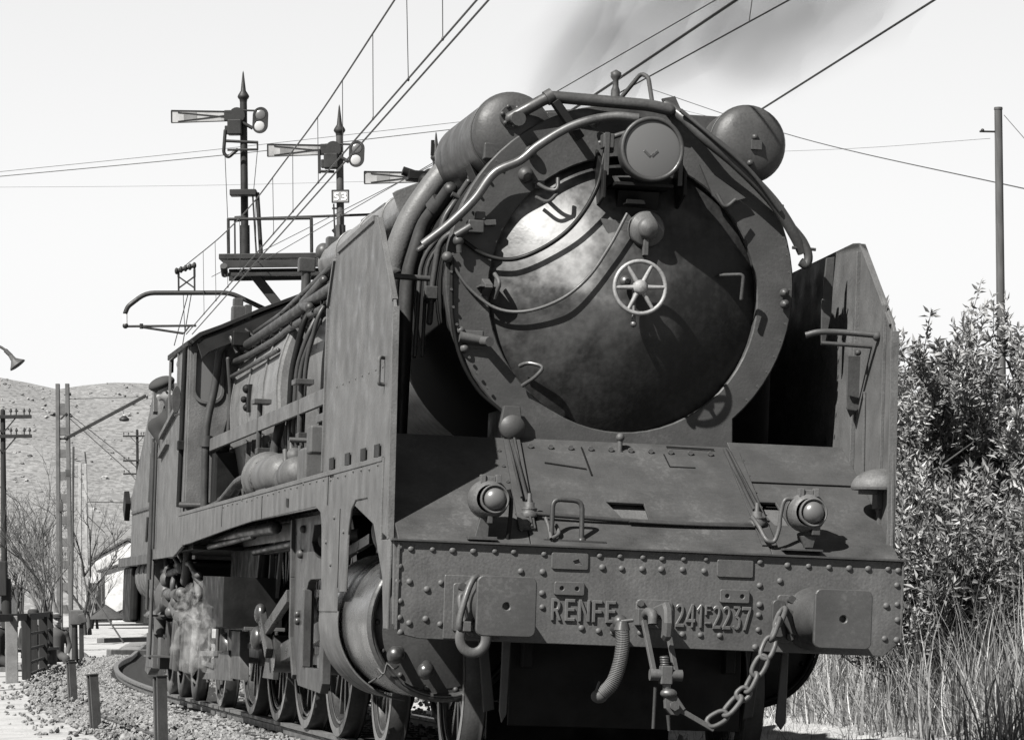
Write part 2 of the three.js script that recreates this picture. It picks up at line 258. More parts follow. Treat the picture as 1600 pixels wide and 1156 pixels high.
{
  const path = [[0.72, 1.03, 0.2], [0.665, 0.92, 0.27], [0.615, 0.81, 0.3], [0.565, 0.71, 0.3], [0.52, 0.615, 0.3], [0.475, 0.575, 0.3], [0.395, 0.475, 0.3], [0.3, 0.42, 0.3], [0.335, 0.395, 0.3]];
  const c = part('safety_chain', [link([0.77, 1.09, 0.1], [0.715, 1.0, 0.2], 0.016, 0.035, 0.2)], M.grey, loco);
  for (let i = 0; i < path.length - 2; i++) part('chain_link', [link(path[i], path[i + 1], 0.0145, i === 5 ? 0.045 : 0.033, i % 2 ? 1.25 : 0.25)], M.grey, c);
  part('chain_bracket', [plateZ(roundRect(0.72, 0.93, 0.8, 1.15, 0.03), 0.06, 0.05), plateZ([[0.76, 1.13], [0.93, 1.03], [0.9, 0.94], [0.83, 0.95], [0.77, 1.04]], 0.1, 0.03), rod([0.87, 1.0, 0.06], [0.87, 1.0, 0.14], 0.028, 0.028, 8)], M.paint, c);
  const h = part('coupling_shackle', [link([-1.08, 1.2, 0.25], [-1.165, 0.92, 0.3], 0.02, 0.045, 0.4), link([-1.15, 1.1, 0.2], [-1.1, 0.9, 0.26], 0.017, 0.03, 1.1)], M.grey, loco);
  const hk = []; for (let k = 0; k <= 14; k++) { const t = 2.5 + k / 14 * 4.4; hk.push([-1.1 + 0.075 * Math.cos(t), 0.865 + 0.085 * Math.sin(t), 0.3]); }
  part('hook', [tube(hk, 0.03, 9).applyMatrix4(new THREE.Matrix4().makeScale(1, 1, 0.6)).translate(0, 0, 0.12), bx(0.05, 0.06, 0.05, -1.14, 0.93, 0.3)], M.grey, h);
}
function ribbed(pts, r, n) { const c = new THREE.CatmullRomCurve3(pts.map((p) => V(...p))), out = [tube(pts, r * 0.9, 12, false, 40)]; for (let i = 0; i < n; i++) { const u = (i + 0.5) / n, p = c.getPointAt(u), t = c.getTangentAt(u); const g = new THREE.TorusGeometry(r * 0.94, r * 0.09, 5, 14); g.applyQuaternion(new THREE.Quaternion().setFromUnitVectors(V(0, 0, 1), t)); g.translate(p.x, p.y, p.z); out.push(g); } return out; }
{
  const h = part('brake_hose', ribbed([[-0.215, 0.955, 0.22], [-0.215, 0.86, 0.25], [-0.235, 0.74, 0.27], [-0.275, 0.63, 0.27], [-0.325, 0.57, 0.25]], 0.041, 42), M.hose, loco);
  part('hose_cock', [rod([-0.215, 0.95, 0.02], [-0.215, 0.955, 0.22], 0.03), rod([-0.215, 0.94, 0.22], [-0.215, 0.99, 0.22], 0.05, 0.035), rod([-0.215, 0.99, 0.2], [-0.15, 1.0, 0.22], 0.012), sph(0.045, -0.215, 0.985, 0.16)], M.paint, h);
  part('hose_end', [sph(0.045, -0.34, 0.555, 0.24, 1.1, 0.9, 1), rod([-0.36, 0.57, 0.24], [-0.345, 0.64, 0.25], 0.012, 0.006)], M.grey, h);
}
// front apron: sloping plates between beam and smokebox
const AS = 0.561, SA = Math.sin(AS), ap = (x, y, lift = 0) => { const v = (y - 1.415) / SA; return [x, y + lift * Math.cos(AS), 0.01 - v * Math.cos(AS) + lift * SA]; };
{
  const yv = (y) => (y - 1.415) / SA;
  const sheet = (poly, holes, lift) => new THREE.ExtrudeGeometry(shapeOf(poly.map(([x, y]) => [x, yv(y)]), (holes ?? []).map((h) => h.map(([x, y]) => [x, yv(y)]))), { depth: 0.012, bevelEnabled: true, bevelSize: 0.003, bevelThickness: 0.003, bevelSegments: 1, bevelOffset: -0.003 }).translate(0, 0, lift - 0.015).rotateX(AS - Math.PI / 2).translate(0, 1.415, 0.01);
  const a = part('apron', [
    sheet([[-0.72, 1.418], [0.72, 1.418], [0.7, 2.09], [-0.68, 2.09]], [[[-0.19, 1.7], [-0.12, 1.598], [0.04, 1.598], [0.04, 1.7]]], 0),
    sheet([[-1.5, 1.418], [-0.725, 1.418], [-0.685, 2.09], [-1.5, 2.09]], [], -0.004),
    sheet([[0.725, 1.418], [1.5, 1.418], [1.47, 1.862], [0.715, 1.862]], [[[0.73, 1.745], [0.81, 1.6], [0.9, 1.6], [0.87, 1.745]]], -0.004),
    sheet([[0.714, 1.868], [1.468, 1.868], [1.44, 2.12], [0.705, 2.12]], [], 0.004),
  ], M.apron, loco);
  part('apron_box', [plateX([[-0.02, 1.2], [-1.02, 1.2], [-1.02, 1.86], [-0.5, 1.54], [-0.1, 1.28]], 1.45, 2.9)], M.dark, a);
  part('slot_floor', [bx(0.34, 0.012, 0.32, -0.06, 1.6, -0.39, AS)], M.side, a); part('slot_floor', [bx(0.26, 0.012, 0.3, 0.83, 1.61, -0.4, AS)], M.side, a);
  for (const g of [bar(ap(-0.725, 1.5, 0.012), ap(-0.668, 2.06, 0.012), 0.1, 0.02), bar(ap(-0.7, 1.5, 0.02), ap(-0.655, 2.06, 0.02), 0.012, 0.03), bar(ap(0.72, 1.46, 0.006), ap(0.71, 2.05, 0.006), 0.09, 0.014)]) part('tie_flange', [g], M.apron, a);
  for (const g of [bar(ap(0.6, 2.06, 0.01), ap(0.3, 2.065, 0.01), 0.004, 0.01), bar(ap(0.28, 1.94, 0.004), ap(0.44, 1.94, 0.004), 0.006, 0.006), bar(ap(0.27, 2.02, 0.004), ap(0.28, 1.94, 0.004), 0.006, 0.006), bar(ap(-0.5, 1.93, 0.006), ap(-0.25, 1.9, 0.006), 0.008, 0.008), bar(ap(-0.24, 2.04, 0.006), ap(-0.23, 1.86, 0.006), 0.008, 0.008)]) part('seam_strip', [g], M.dark, a);
  for (let i = 0; i < 10; i++) { const [x, y, z] = ap(-0.56 + i * 0.125, 2.03, 0.012); part('bolt', boltGeo, M.apron, a).position.set(x, y, z); }
  for (let i = 0; i < 6; i++) for (const s of [-1, 1]) { const [x, y, z] = ap(s > 0 ? 0.76 : -0.76, 1.5 + i * 0.1, 0.004); const o = part('bolt', boltGeo, M.apron, a); o.position.set(x, y, z); o.scale.setScalar(0.6); }
  // ties, cross rod, hand loop
  for (const s of [-1, 1]) {
    const t = part('tie_rod', [rod([s * 0.665, 2.07, -1.0], ap(s * 0.69, 1.64, 0.05), 0.012), rod([s * 0.69, 2.07, -1.0], ap(s * 0.72, 1.66, 0.05), 0.008)], M.pipe, loco);
    const p = ap(s * 0.69, 1.585, 0), L = [[0.055, 0], [0.06, 0.025], [0.045, 0.03], [0.045, 0.045], [0.05, 0.05], [0.03, 0.06], [0.03, 0.085], [0.015, 0.09], [0.012, 0.14], [0, 0.14]];
    part('tie_foot', [latheY(L, ...p)], M.grey, t);
  }
  part('cross_rod', [tube([[-0.7, 1.607, -0.23], [-0.35, 1.592, -0.22], [0, 1.583, -0.22], [0.35, 1.58, -0.22], [0.67, 1.592, -0.23]], 0.014, 8), tube([[-0.1, 1.58, -0.2], [0.3, 1.575, -0.2], [0.67, 1.58, -0.22]], 0.008, 6)], M.pipe, loco);
  part('hand_loop', [pipe([[-0.592, 1.455, -0.06], [-0.587, 1.69, -0.08], [-0.412, 1.685, -0.08], [-0.412, 1.45, -0.06]], 0.015, 0.05), sph(0.026, -0.592, 1.455, -0.06), sph(0.026, -0.412, 1.45, -0.06), bar([-0.64, 1.45, -0.05], [-0.27, 1.447, -0.04], 0.02, 0.012)], M.pipe, loco);
  part('bracket_loop', [tube([[-0.61, 1.58, -0.16], [-0.6, 1.52, -0.1], [-0.6, 1.455, -0.02]], 0.012, 7), tube([[-0.6, 1.455, -0.02], [-0.55, 1.49, -0.06], [-0.555, 1.54, -0.12]], 0.012, 7)], M.grey, loco);
}
// marker lamps on the apron
for (const [x, y, s] of [[-0.962, 1.672, -1], [0.945, 1.67, 1]]) {
  const l = part('marker_lamp', [latheZ([[0, -0.16], [0.09, -0.15], [0.116, -0.09], [0.118, -0.02], [0.104, 0.0], [0.1, 0.02], [0.082, 0.03]], x - (s > 0 ? 0.012 : 0.014), y, 0, 28), latheZ([[0.066, 0.012], [0.075, 0.03], [0.083, 0.03], [0.086, 0.02], [0.086, 0.0]], x + 0.012, y, 0.01, 28),
    bx(0.08, 0.035, 0.05, x - 0.02, y + 0.115, -0.03), bx(0.03, 0.05, 0.05, x - 0.055, y + 0.115, -0.02), bx(0.03, 0.05, 0.05, x + 0.035, y + 0.118, -0.02)], M.side, loco);
  part('lamp_lens', [new THREE.SphereGeometry(0.066, 24, 10, 0, Math.PI * 2, 0, Math.PI / 2).scale(1, 0.75, 1).rotateX(Math.PI / 2).translate(x + 0.012, y, 0.02)], M.glass, l);
  part('lamp_bracket', s < 0 ? [plateZ([[x - 0.09, 1.45], [x - 0.01, 1.45], [x - 0.005, 1.56], [x - 0.06, 1.57]], -0.02, 0.03), bx(0.17, 0.02, 0.1, x - 0.05, 1.443, -0.03), bx(0.03, 0.06, 0.04, x - 0.01, 1.56, 0)] : [plateZ([[x - 0.05, 1.53], [x + 0.05, 1.54], [x + 0.03, 1.46], [x - 0.02, 1.46]], -0.02, 0.03), bx(0.24, 0.012, 0.11, x - 0.04, 1.447, -0.03), bx(0.05, 0.06, 0.05, x + 0.035, 1.565, 0.0)], M.paint, l);
  part('lamp_cable', s < 0 ? [tube([[x + 0.1, y + 0.06, -0.02], [x + 0.115, y, -0.02], [x + 0.115, y - 0.1, -0.02], [x + 0.11, 1.45, -0.05]], 0.013)] : [tube([[0.85, 1.745, -0.03], [0.8, 1.74, -0.03], [0.775, 1.66, -0.03], [0.765, 1.56, -0.03], [0.735, 1.49, -0.03], [0.7, 1.495, -0.03], [0.66, 1.58, -0.1], [0.64, 1.635, -0.18]], 0.013)], s < 0 ? M.dark : M.grey, l);
}
part('apron_knob', [rod([0.0, 2.02, -0.98], [0, 2.1, -0.98], 0.016), sph(0.027, 0, 2.115, -0.98), rod([0, 2.0, -0.98], [0, 2.03, -0.98], 0.024)], M.grey, loco);
part('foot_step', [new THREE.SphereGeometry(0.19, 16, 10, -Math.PI / 2, Math.PI, 0, Math.PI / 2).scale(1, 0.62, 0.9).translate(1.478, 1.845, -0.33), new THREE.CylinderGeometry(0.19, 0.185, 0.014, 16, 1, false, Math.PI, Math.PI).scale(1, 1, 0.9).translate(1.478, 1.838, -0.33), bx(0.04, 0.12, 0.1, 1.46, 1.78, -0.36), bx(0.1, 0.03, 0.08, 1.39, 1.82, -0.33)], M.side, loco);

// smokebox: barrel, front ring, dished door and its fittings
{
  const RC = 3.075, sb = part('smokebox', [latheZ([[1.06, -3.4], [1.06, -1.2]], 0, RC, 0, 72)], M.graphite, loco);
  const outer = []; for (let k = 0; k <= 56; k++) { const a = -0.83 + k / 56 * (Math.PI + 1.7); outer.push([1.095 * Math.cos(a), RC + 1.095 * Math.sin(a)]); }
  outer.push([-0.685, 2.1], [-0.685, 2.06], [0.745, 2.06]);
  const rg = part('front_ring', [plateZ(outer, -1.11, 0.09, [circle(0.02, 3.0, 0.845, 60)], 0.008), ring(1.06, 0.018, 0, RC, -1.2, 72)], M.ring, sb);
  part('saddle', [plateZ([[-0.69, 2.3], [-0.69, 1.9], [0.73, 1.9], [0.73, 2.3]], -1.22, 0.5), bx(1.46, 0.03, 0.1, 0.02, 2.045, -1.16)], M.dark, sb);
  for (let k = 0; k < 46; k++) { const a = -0.7 + k / 45 * (Math.PI + 1.4); if (Math.abs(a - 1.57) < 0.8) continue; const o = part('bolt', boltGeo, M.paint, rg); o.position.set(1.065 * Math.cos(a), RC + 1.065 * Math.sin(a), -1.075); o.scale.setScalar(0.55); }
  // worn paint and the door's sun highlight, painted together on the upper left
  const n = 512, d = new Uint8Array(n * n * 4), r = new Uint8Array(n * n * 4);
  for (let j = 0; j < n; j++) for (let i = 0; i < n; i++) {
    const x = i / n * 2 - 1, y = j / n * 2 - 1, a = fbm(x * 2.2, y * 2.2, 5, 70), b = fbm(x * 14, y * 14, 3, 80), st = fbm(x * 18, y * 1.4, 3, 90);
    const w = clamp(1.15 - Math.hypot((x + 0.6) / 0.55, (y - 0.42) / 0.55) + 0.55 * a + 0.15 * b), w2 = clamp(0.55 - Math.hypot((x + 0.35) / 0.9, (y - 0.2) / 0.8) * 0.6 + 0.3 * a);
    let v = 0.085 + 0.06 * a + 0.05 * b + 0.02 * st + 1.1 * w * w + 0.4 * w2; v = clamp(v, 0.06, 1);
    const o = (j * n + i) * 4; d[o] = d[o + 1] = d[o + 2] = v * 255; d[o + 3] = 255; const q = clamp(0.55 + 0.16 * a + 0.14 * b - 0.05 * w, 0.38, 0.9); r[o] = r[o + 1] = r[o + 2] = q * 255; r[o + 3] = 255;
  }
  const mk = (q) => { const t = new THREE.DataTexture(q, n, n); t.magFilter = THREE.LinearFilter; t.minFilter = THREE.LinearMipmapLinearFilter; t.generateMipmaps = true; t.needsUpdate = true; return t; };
  const dm = new THREE.MeshPhysicalMaterial({ color: new THREE.Color().setRGB(0.125, 0.125, 0.125), specularIntensity: 0.4, map: mk(d), roughnessMap: mk(r), roughness: 1, metalness: 0.05, bumpMap: TX.paintB, bumpScale: 0.002 }); dm.name = 'worn door paint with painted highlight';
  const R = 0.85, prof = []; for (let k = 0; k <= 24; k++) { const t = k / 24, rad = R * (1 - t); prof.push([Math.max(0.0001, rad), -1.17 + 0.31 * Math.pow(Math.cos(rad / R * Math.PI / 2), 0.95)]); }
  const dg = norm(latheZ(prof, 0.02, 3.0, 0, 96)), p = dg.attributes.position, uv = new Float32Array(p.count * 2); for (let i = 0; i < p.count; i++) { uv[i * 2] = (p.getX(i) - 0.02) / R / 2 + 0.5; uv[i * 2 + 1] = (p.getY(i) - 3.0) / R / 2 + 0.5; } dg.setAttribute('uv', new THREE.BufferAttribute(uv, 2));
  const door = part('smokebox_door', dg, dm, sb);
  part('door_boss', [latheZ([[0.11, -0.96], [0.112, -0.88], [0.1, -0.86], [0.07, -0.855], [0.066, -0.83], [0.05, -0.8], [0, -0.79]], 0.1, 3.385, 0, 28), plateZ([[-0.18, 3.44], [0.02, 3.43], [0.02, 3.33], [-0.12, 3.33]], -0.93, 0.02), bx(0.03, 0.1, 0.05, 0.09, 3.27, -0.86)], M.grey, sb);
  const wx = 0.035, wy = 3.012, wz = -0.72, sp = [new THREE.TorusGeometry(0.158, 0.0135, 9, 40).translate(wx, wy, wz), latheZ([[0.045, wz - 0.03], [0.045, wz + 0.015], [0.028, wz + 0.03], [0.0, wz + 0.035]], wx, wy, 0, 20)];
  for (let k = 0; k < 6; k++) { const a = k / 6 * 2 * Math.PI + 0.05; sp.push(rod([wx + 0.03 * Math.cos(a), wy + 0.03 * Math.sin(a), wz], [wx + 0.155 * Math.cos(a), wy + 0.155 * Math.sin(a), wz], 0.016, 0.011, 8)); }
  part('handwheel', sp, mat('pale worn handwheel', 0.22, { rough: 0.6, metal: 0.1, bump: 0 }), sb);
  part('door_handle', [rod([wx - 0.02, wy, -0.8], [wx - 0.025, wy - 0.21, -0.76], 0.014, 0.012), sph(0.02, wx - 0.025, wy - 0.22, -0.76), rod([wx, wy, -0.86], [wx, wy, wz], 0.03), sph(0.035, wx - 0.075, wy + 0.04, -0.8)], M.steel, sb);
  // clamps round the door
  part('door_clamp', [plateX([[-1.16, 3.07], [-0.98, 3.01], [-0.98, 2.99], [-1.16, 2.93]], -0.82, 0.05), bx(0.13, 0.012, 0.12, -0.835, 3.0, -1.05), tube([[-0.8, 3.08, -1.05], [-0.785, 3.02, -0.98], [-0.8, 2.93, -1.03]], 0.014)], M.grey, sb);
  part('door_hinge', [rod([-1.0, 2.69, -1.08], [-0.85, 2.67, -1.08], 0.034, 0.03, 14), sph(0.025, -0.99, 2.73, -1.1), sph(0.028, -0.965, 2.62, -1.09), bx(0.16, 0.11, 0.03, -0.93, 2.68, -1.12), rod([-0.86, 2.67, -1.08], [-0.83, 2.66, -0.98], 0.03)], M.grey, sb);
  part('door_clamp', [tube([[-0.6, 2.41, -1.08], [-0.53, 2.47, -1.0], [-0.5, 2.52, -0.98], [-0.58, 2.545, -1.02], [-0.62, 2.53, -1.08]], 0.013)], M.steel, sb);
  part('lifting_hook', [tube([[-0.57, 3.66, -1.08], [-0.5, 3.6, -0.95], [-0.46, 3.6, -0.92], [-0.45, 3.67, -0.94]], 0.013), tube([[-0.56, 3.56, -1.05], [-0.5, 3.53, -0.96], [-0.45, 3.58, -0.93]], 0.012), bx(0.06, 0.05, 0.06, -0.54, 3.64, -1.08)], M.paint, sb);
  part('v_bracket', [plateZ([[0.46, 3.82], [0.76, 3.63], [0.68, 3.6], [0.62, 3.56], [0.55, 3.63]], -1.05, 0.03), tube([[0.56, 3.64, -1.0], [0.615, 3.565, -0.99], [0.68, 3.61, -1.0]], 0.012)], M.apron, sb);
  part('grab_handle', [pipe([[0.6, 3.14, -1.0], [0.74, 3.15, -0.97], [0.735, 3.0, -0.99]], 0.012, 0.03)], M.paint, sb);
  for (const [x, y] of [[1.03, 3.06], [1.035, 2.99]]) part('stud', [latheZ([[0.028, -1.09], [0.028, -1.06], [0.012, -1.05], [0.0001, -1.045]], x, y, 0, 12)], M.paint, sb);
  part('pivot_plate', [latheZ([[0.0001, -1.0], [0.075, -1.0], [0.075, -1.06]].reverse(), -0.665, 2.15, 0, 24), plateZ([[-0.74, 2.15], [-0.6, 2.15], [-0.62, 2.28], [-0.72, 2.28]], -1.02, 0.06)], M.apron, sb);
  // cables hanging across the door
  part('door_cable', [tube([[-0.16, 3.86, -0.95], [-0.22, 3.61, -0.9], [-0.36, 3.38, -0.9], [-0.53, 3.24, -0.95], [-0.71, 3.17, -1.02], [-0.87, 3.2, -1.08], [-1.0, 3.28, -1.1]], 0.014, 8, false, 60)], M.dark, sb);
  part('door_cable', [tube([[-0.03, 3.47, -0.86], [-0.14, 3.26, -0.83], [-0.27, 3.06, -0.84], [-0.42, 2.93, -0.88], [-0.62, 2.855, -0.98], [-0.78, 2.87, -1.05], [-0.94, 2.98, -1.09], [-1.08, 3.16, -1.1]], 0.0105, 8, false, 60), sph(0.035, -1.09, 3.17, -1.09)], M.grey, sb);
  part('ring_conduit', [tube([[-1.06, 3.17, -1.09], [-1.045, 2.8, -1.09], [-0.98, 2.55, -1.09], [-0.86, 2.36, -1.09], [-0.7, 2.22, -1.08], [-0.68, 2.1, -1.06]], 0.013, 7)], M.dark, sb);
  part('junction_box', [bx(0.1, 0.08, 0.09, -0.93, 3.36, -1.06), bx(0.06, 0.05, 0.06, -0.9, 3.43, -1.08), rod([-0.96, 3.36, -1.03], [-1.05, 3.3, -1.05], 0.025), sph(0.035, -1.03, 3.27, -1.06), rod([-1.02, 3.2, -1.06], [-1.03, 3.27, -1.05], 0.02), bx(0.12, 0.035, 0.05, -0.86, 3.39, -1.08, 0, 0, 0.1)], M.paint, sb);
  // casing across the top between the two drums, with a pipe along its edge
  part('top_casing', [plateZ([[-0.62, 3.55], [-0.62, 3.9], [-0.42, 4.15], [0.2, 4.19], [0.74, 4.19], [0.8, 3.9], [0.85, 3.5], [-0.5, 3.4]], -1.5, 1.1)], M.paint, sb);
  part('casing_rib', [bar([-0.47, 4.15, -1.03], [-0.3, 3.93, -1.03], 0.07, 0.05)], M.dark, sb);
}
// headlamp
{
  const x = 0.07, y = 3.845, h = part('headlamp', [latheZ([[0.0001, -1.05], [0.09, -1.04], [0.15, -0.96], [0.183, -0.82], [0.19, -0.72], [0.196, -0.7], [0.196, -0.672], [0.178, -0.668], [0.172, -0.68]], x, y, 0, 44), ring(0.184, 0.014, x, y, -0.67, 44), bx(0.03, 0.26, 0.03, x - 0.24, y - 0.02, -0.86), bx(0.03, 0.2, 0.03, x + 0.22, y - 0.09, -0.86), bx(0.07, 0.09, 0.1, x - 0.23, y + 0.06, -0.9)], M.paint, loco);
  part('headlamp_glass', [new THREE.SphereGeometry(0.5, 40, 8, 0, Math.PI * 2, 0, 0.355).rotateX(Math.PI / 2).scale(1, 1, 0.6).translate(x, y, -0.695 - 0.26)], M.glass, h);
  part('lamp_bracket', [bx(0.36, 0.02, 0.3, x - 0.01, y - 0.2, -0.95), plateX([[-1.2, 3.66], [-0.95, 3.62], [-1.0, 3.5], [-1.2, 3.4]], x + 0.12, 0.26), plateX([[-1.14, 3.9], [-0.84, 3.72], [-0.84, 3.56], [-1.14, 3.5]], x - 0.24, 0.02), plateX([[-1.14, 3.9], [-0.84, 3.74], [-0.84, 3.6], [-1.14, 3.5]], x + 0.26, 0.02), bx(0.12, 0.03, 0.1, x - 0.05, y - 0.3, -0.9)], M.dark, h);  // side plates carry the lamp; black block added as its shadow on the door
  part('reflector_mark', [bx(0.05, 0.014, 0.006, x - 0.035, y - 0.03, -0.655, 0, 0, -0.75), bx(0.05, 0.014, 0.006, x + 0.012, y - 0.028, -0.655, 0, 0, 0.75)], M.steel, h);
}
// feedwater drums either side of the chimney
for (const [x, y, R, z0, z1] of [[-0.69, 3.965, 0.252, -1.22, -2.6], [0.805, 3.99, 0.238, -1.22, -2.4]]) {
  const prof = []; for (let k = 0; k <= 8; k++) { const a = k / 8 * Math.PI / 2; prof.push([Math.max(0.0001, R * Math.sin(a)), z0 + 0.1 * Math.cos(a)]); } for (let k = 8; k >= 0; k--) { const a = k / 8 * Math.PI / 2; prof.push([Math.max(0.0001, R * Math.sin(a)), z1 - 0.12 * Math.cos(a)]); }
  const t = part(x < 0 ? 'feedwater_drum' : 'feedwater_drum', [latheZ(prof.reverse(), x, y, 0, 44), ring(R + 0.002, 0.006, x, y, z0 - 0.03, 44)], M.paint, loco);
  if (x < 0) {
    part('drum_flange', [rod([-0.72, 4.06, -1.20], [-0.72, 4.05, -1.10], 0.075, 0.07, 18), rod([-0.69, 4.04, -1.12], [-0.69, 4.03, -1.02], 0.045, 0.045, 12), ...Array.from({ length: 6 }, (_, i) => sph(0.014, -0.72 + 0.06 * Math.cos(i), 4.055 + 0.06 * Math.sin(i), -1.09)), rod([-0.64, 4.02, -1.3], [-0.57, 4.01, -1.2], 0.03), bx(0.1, 0.06, 0.05, -0.68, 3.93, -1.18), bx(0.09, 0.1, 0.08, -0.83, 3.84, -1.18), bx(0.1, 0.11, 0.09, -0.73, 3.83, -1.3), rod([-0.66, 3.84, -1.3], [-0.58, 3.87, -1.10], 0.028), sph(0.05, -0.62, 3.7, -1.10)], M.paint, t);
    part('drum_strap', [new THREE.TorusGeometry(0.236, 0.012, 6, 30).translate(x, y, -2.2), bx(0.02, 0.1, 0.02, -1.0, 4.0, -2.35), bar([-0.88, 3.8, -1.6], [-0.75, 3.5, -1.5], 0.09, 0.05), bar([-0.6, 3.75, -1.5], [-0.55, 3.55, -1.4], 0.12, 0.06)], M.dark, t);
  } else part('drum_fitting', [bx(0.07, 0.06, 0.03, 0.83, 3.97, -1.12), sph(0.02, 0.82, 4.02, -1.12), sph(0.022, 0.8, 3.86, -1.14), rod([1.02, 4.02, -1.8], [1.07, 4.02, -1.8], 0.014), bx(0.05, 0.06, 0.2, 1.02, 4.05, -1.8), plateZ([[0.68, 3.9], [0.99, 3.85], [1.0, 3.5], [0.85, 3.5]], -1.6, 0.6)], M.paint, t);
}
part('exhaust_pipe', [pipe([[-0.73, 4.04, -1.1], [-0.5, 4.18, -1.05], [0.12, 4.16, -1.02], [0.25, 4.14, -1.02]], 0.037, 0.05), rod([-0.52, 4.165, -1.05], [-0.48, 4.19, -1.05], 0.047)], M.paint, loco);
part('ring_pipe', [tube([[0.24, 4.18, -1.10], [0.34, 4.09, -1.00], [0.45, 3.98, -0.96], [0.67, 3.82, -0.96], [0.92, 3.6, -0.98], [1.07, 3.4, -1.00], [1.125, 3.31, -1.02]], 0.036, 10, false, 50), tube([[0.3, 4.13, -0.94], [0.5, 3.97, -0.90], [0.75, 3.77, -0.90], [0.95, 3.55, -0.94]], 0.014, 7), tube([[1.0, 3.5, -1.00], [1.12, 3.37, -1.00], [1.155, 3.28, -1.00], [1.14, 3.23, -1.00], [1.105, 3.25, -1.00]], 0.028, 9), rod([1.05, 3.335, -1.00], [1.2, 3.33, -1.00], 0.01), bx(0.03, 0.04, 0.03, 1.17, 3.35, -1.1), bx(0.05, 0.05, 0.05, 0.98, 3.58, -1.08), plateZ([[0.22, 4.22], [0.3, 4.24], [0.36, 4.12], [0.28, 4.08]], -1.1, 0.04)], M.paint, loco);
part('ring_handrail', [tube([[0.03, 4.06, -0.90], [-0.12, 4.065, -0.92], [-0.36, 4.0, -0.95], [-0.58, 3.86, -0.97], [-0.68, 3.77, -0.98], [-0.83, 3.69, -1.00], [-0.95, 3.52, -1.02], [-1.1, 3.36, -1.05], [-1.24, 3.24, -1.10]], 0.0275, 10, false, 70), sph(0.036, -0.6, 3.84, -1.07), sph(0.034, -0.22, 4.04, -1.04)], M.handrail, loco);
part('ring_handrail', [tube([[0.02, 3.99, -0.92], [-0.12, 3.94, -0.94], [-0.2, 3.9, -0.96]], 0.016, 8)], M.paint, loco);
part('whistle', [latheY([[0.06, 4.19], [0.06, 4.22], [0.03, 4.24], [0.028, 4.3], [0.02, 4.32], [0.018, 4.36], [0.034, 4.38], [0.034, 4.41], [0.0, 4.43]].map(([r, y]) => [Math.max(r, 0.0001), y]), 0.03, 0.03, -1.6, 18), pipe([[0.05, 4.26, -1.6], [0.17, 4.43, -1.5], [0.205, 4.4, -1.45], [0.19, 4.15, -1.2]], 0.014, 0.06)], M.paint, loco);
// chimney behind the drums
part('chimney', [latheY([[0.44, 3.95], [0.44, 4.2], [0.5, 4.22], [0.5, 4.26], [0.4, 4.26], [0.4, 3.95]], 0, -0.06, -2.1, 40)], M.soot, loco);

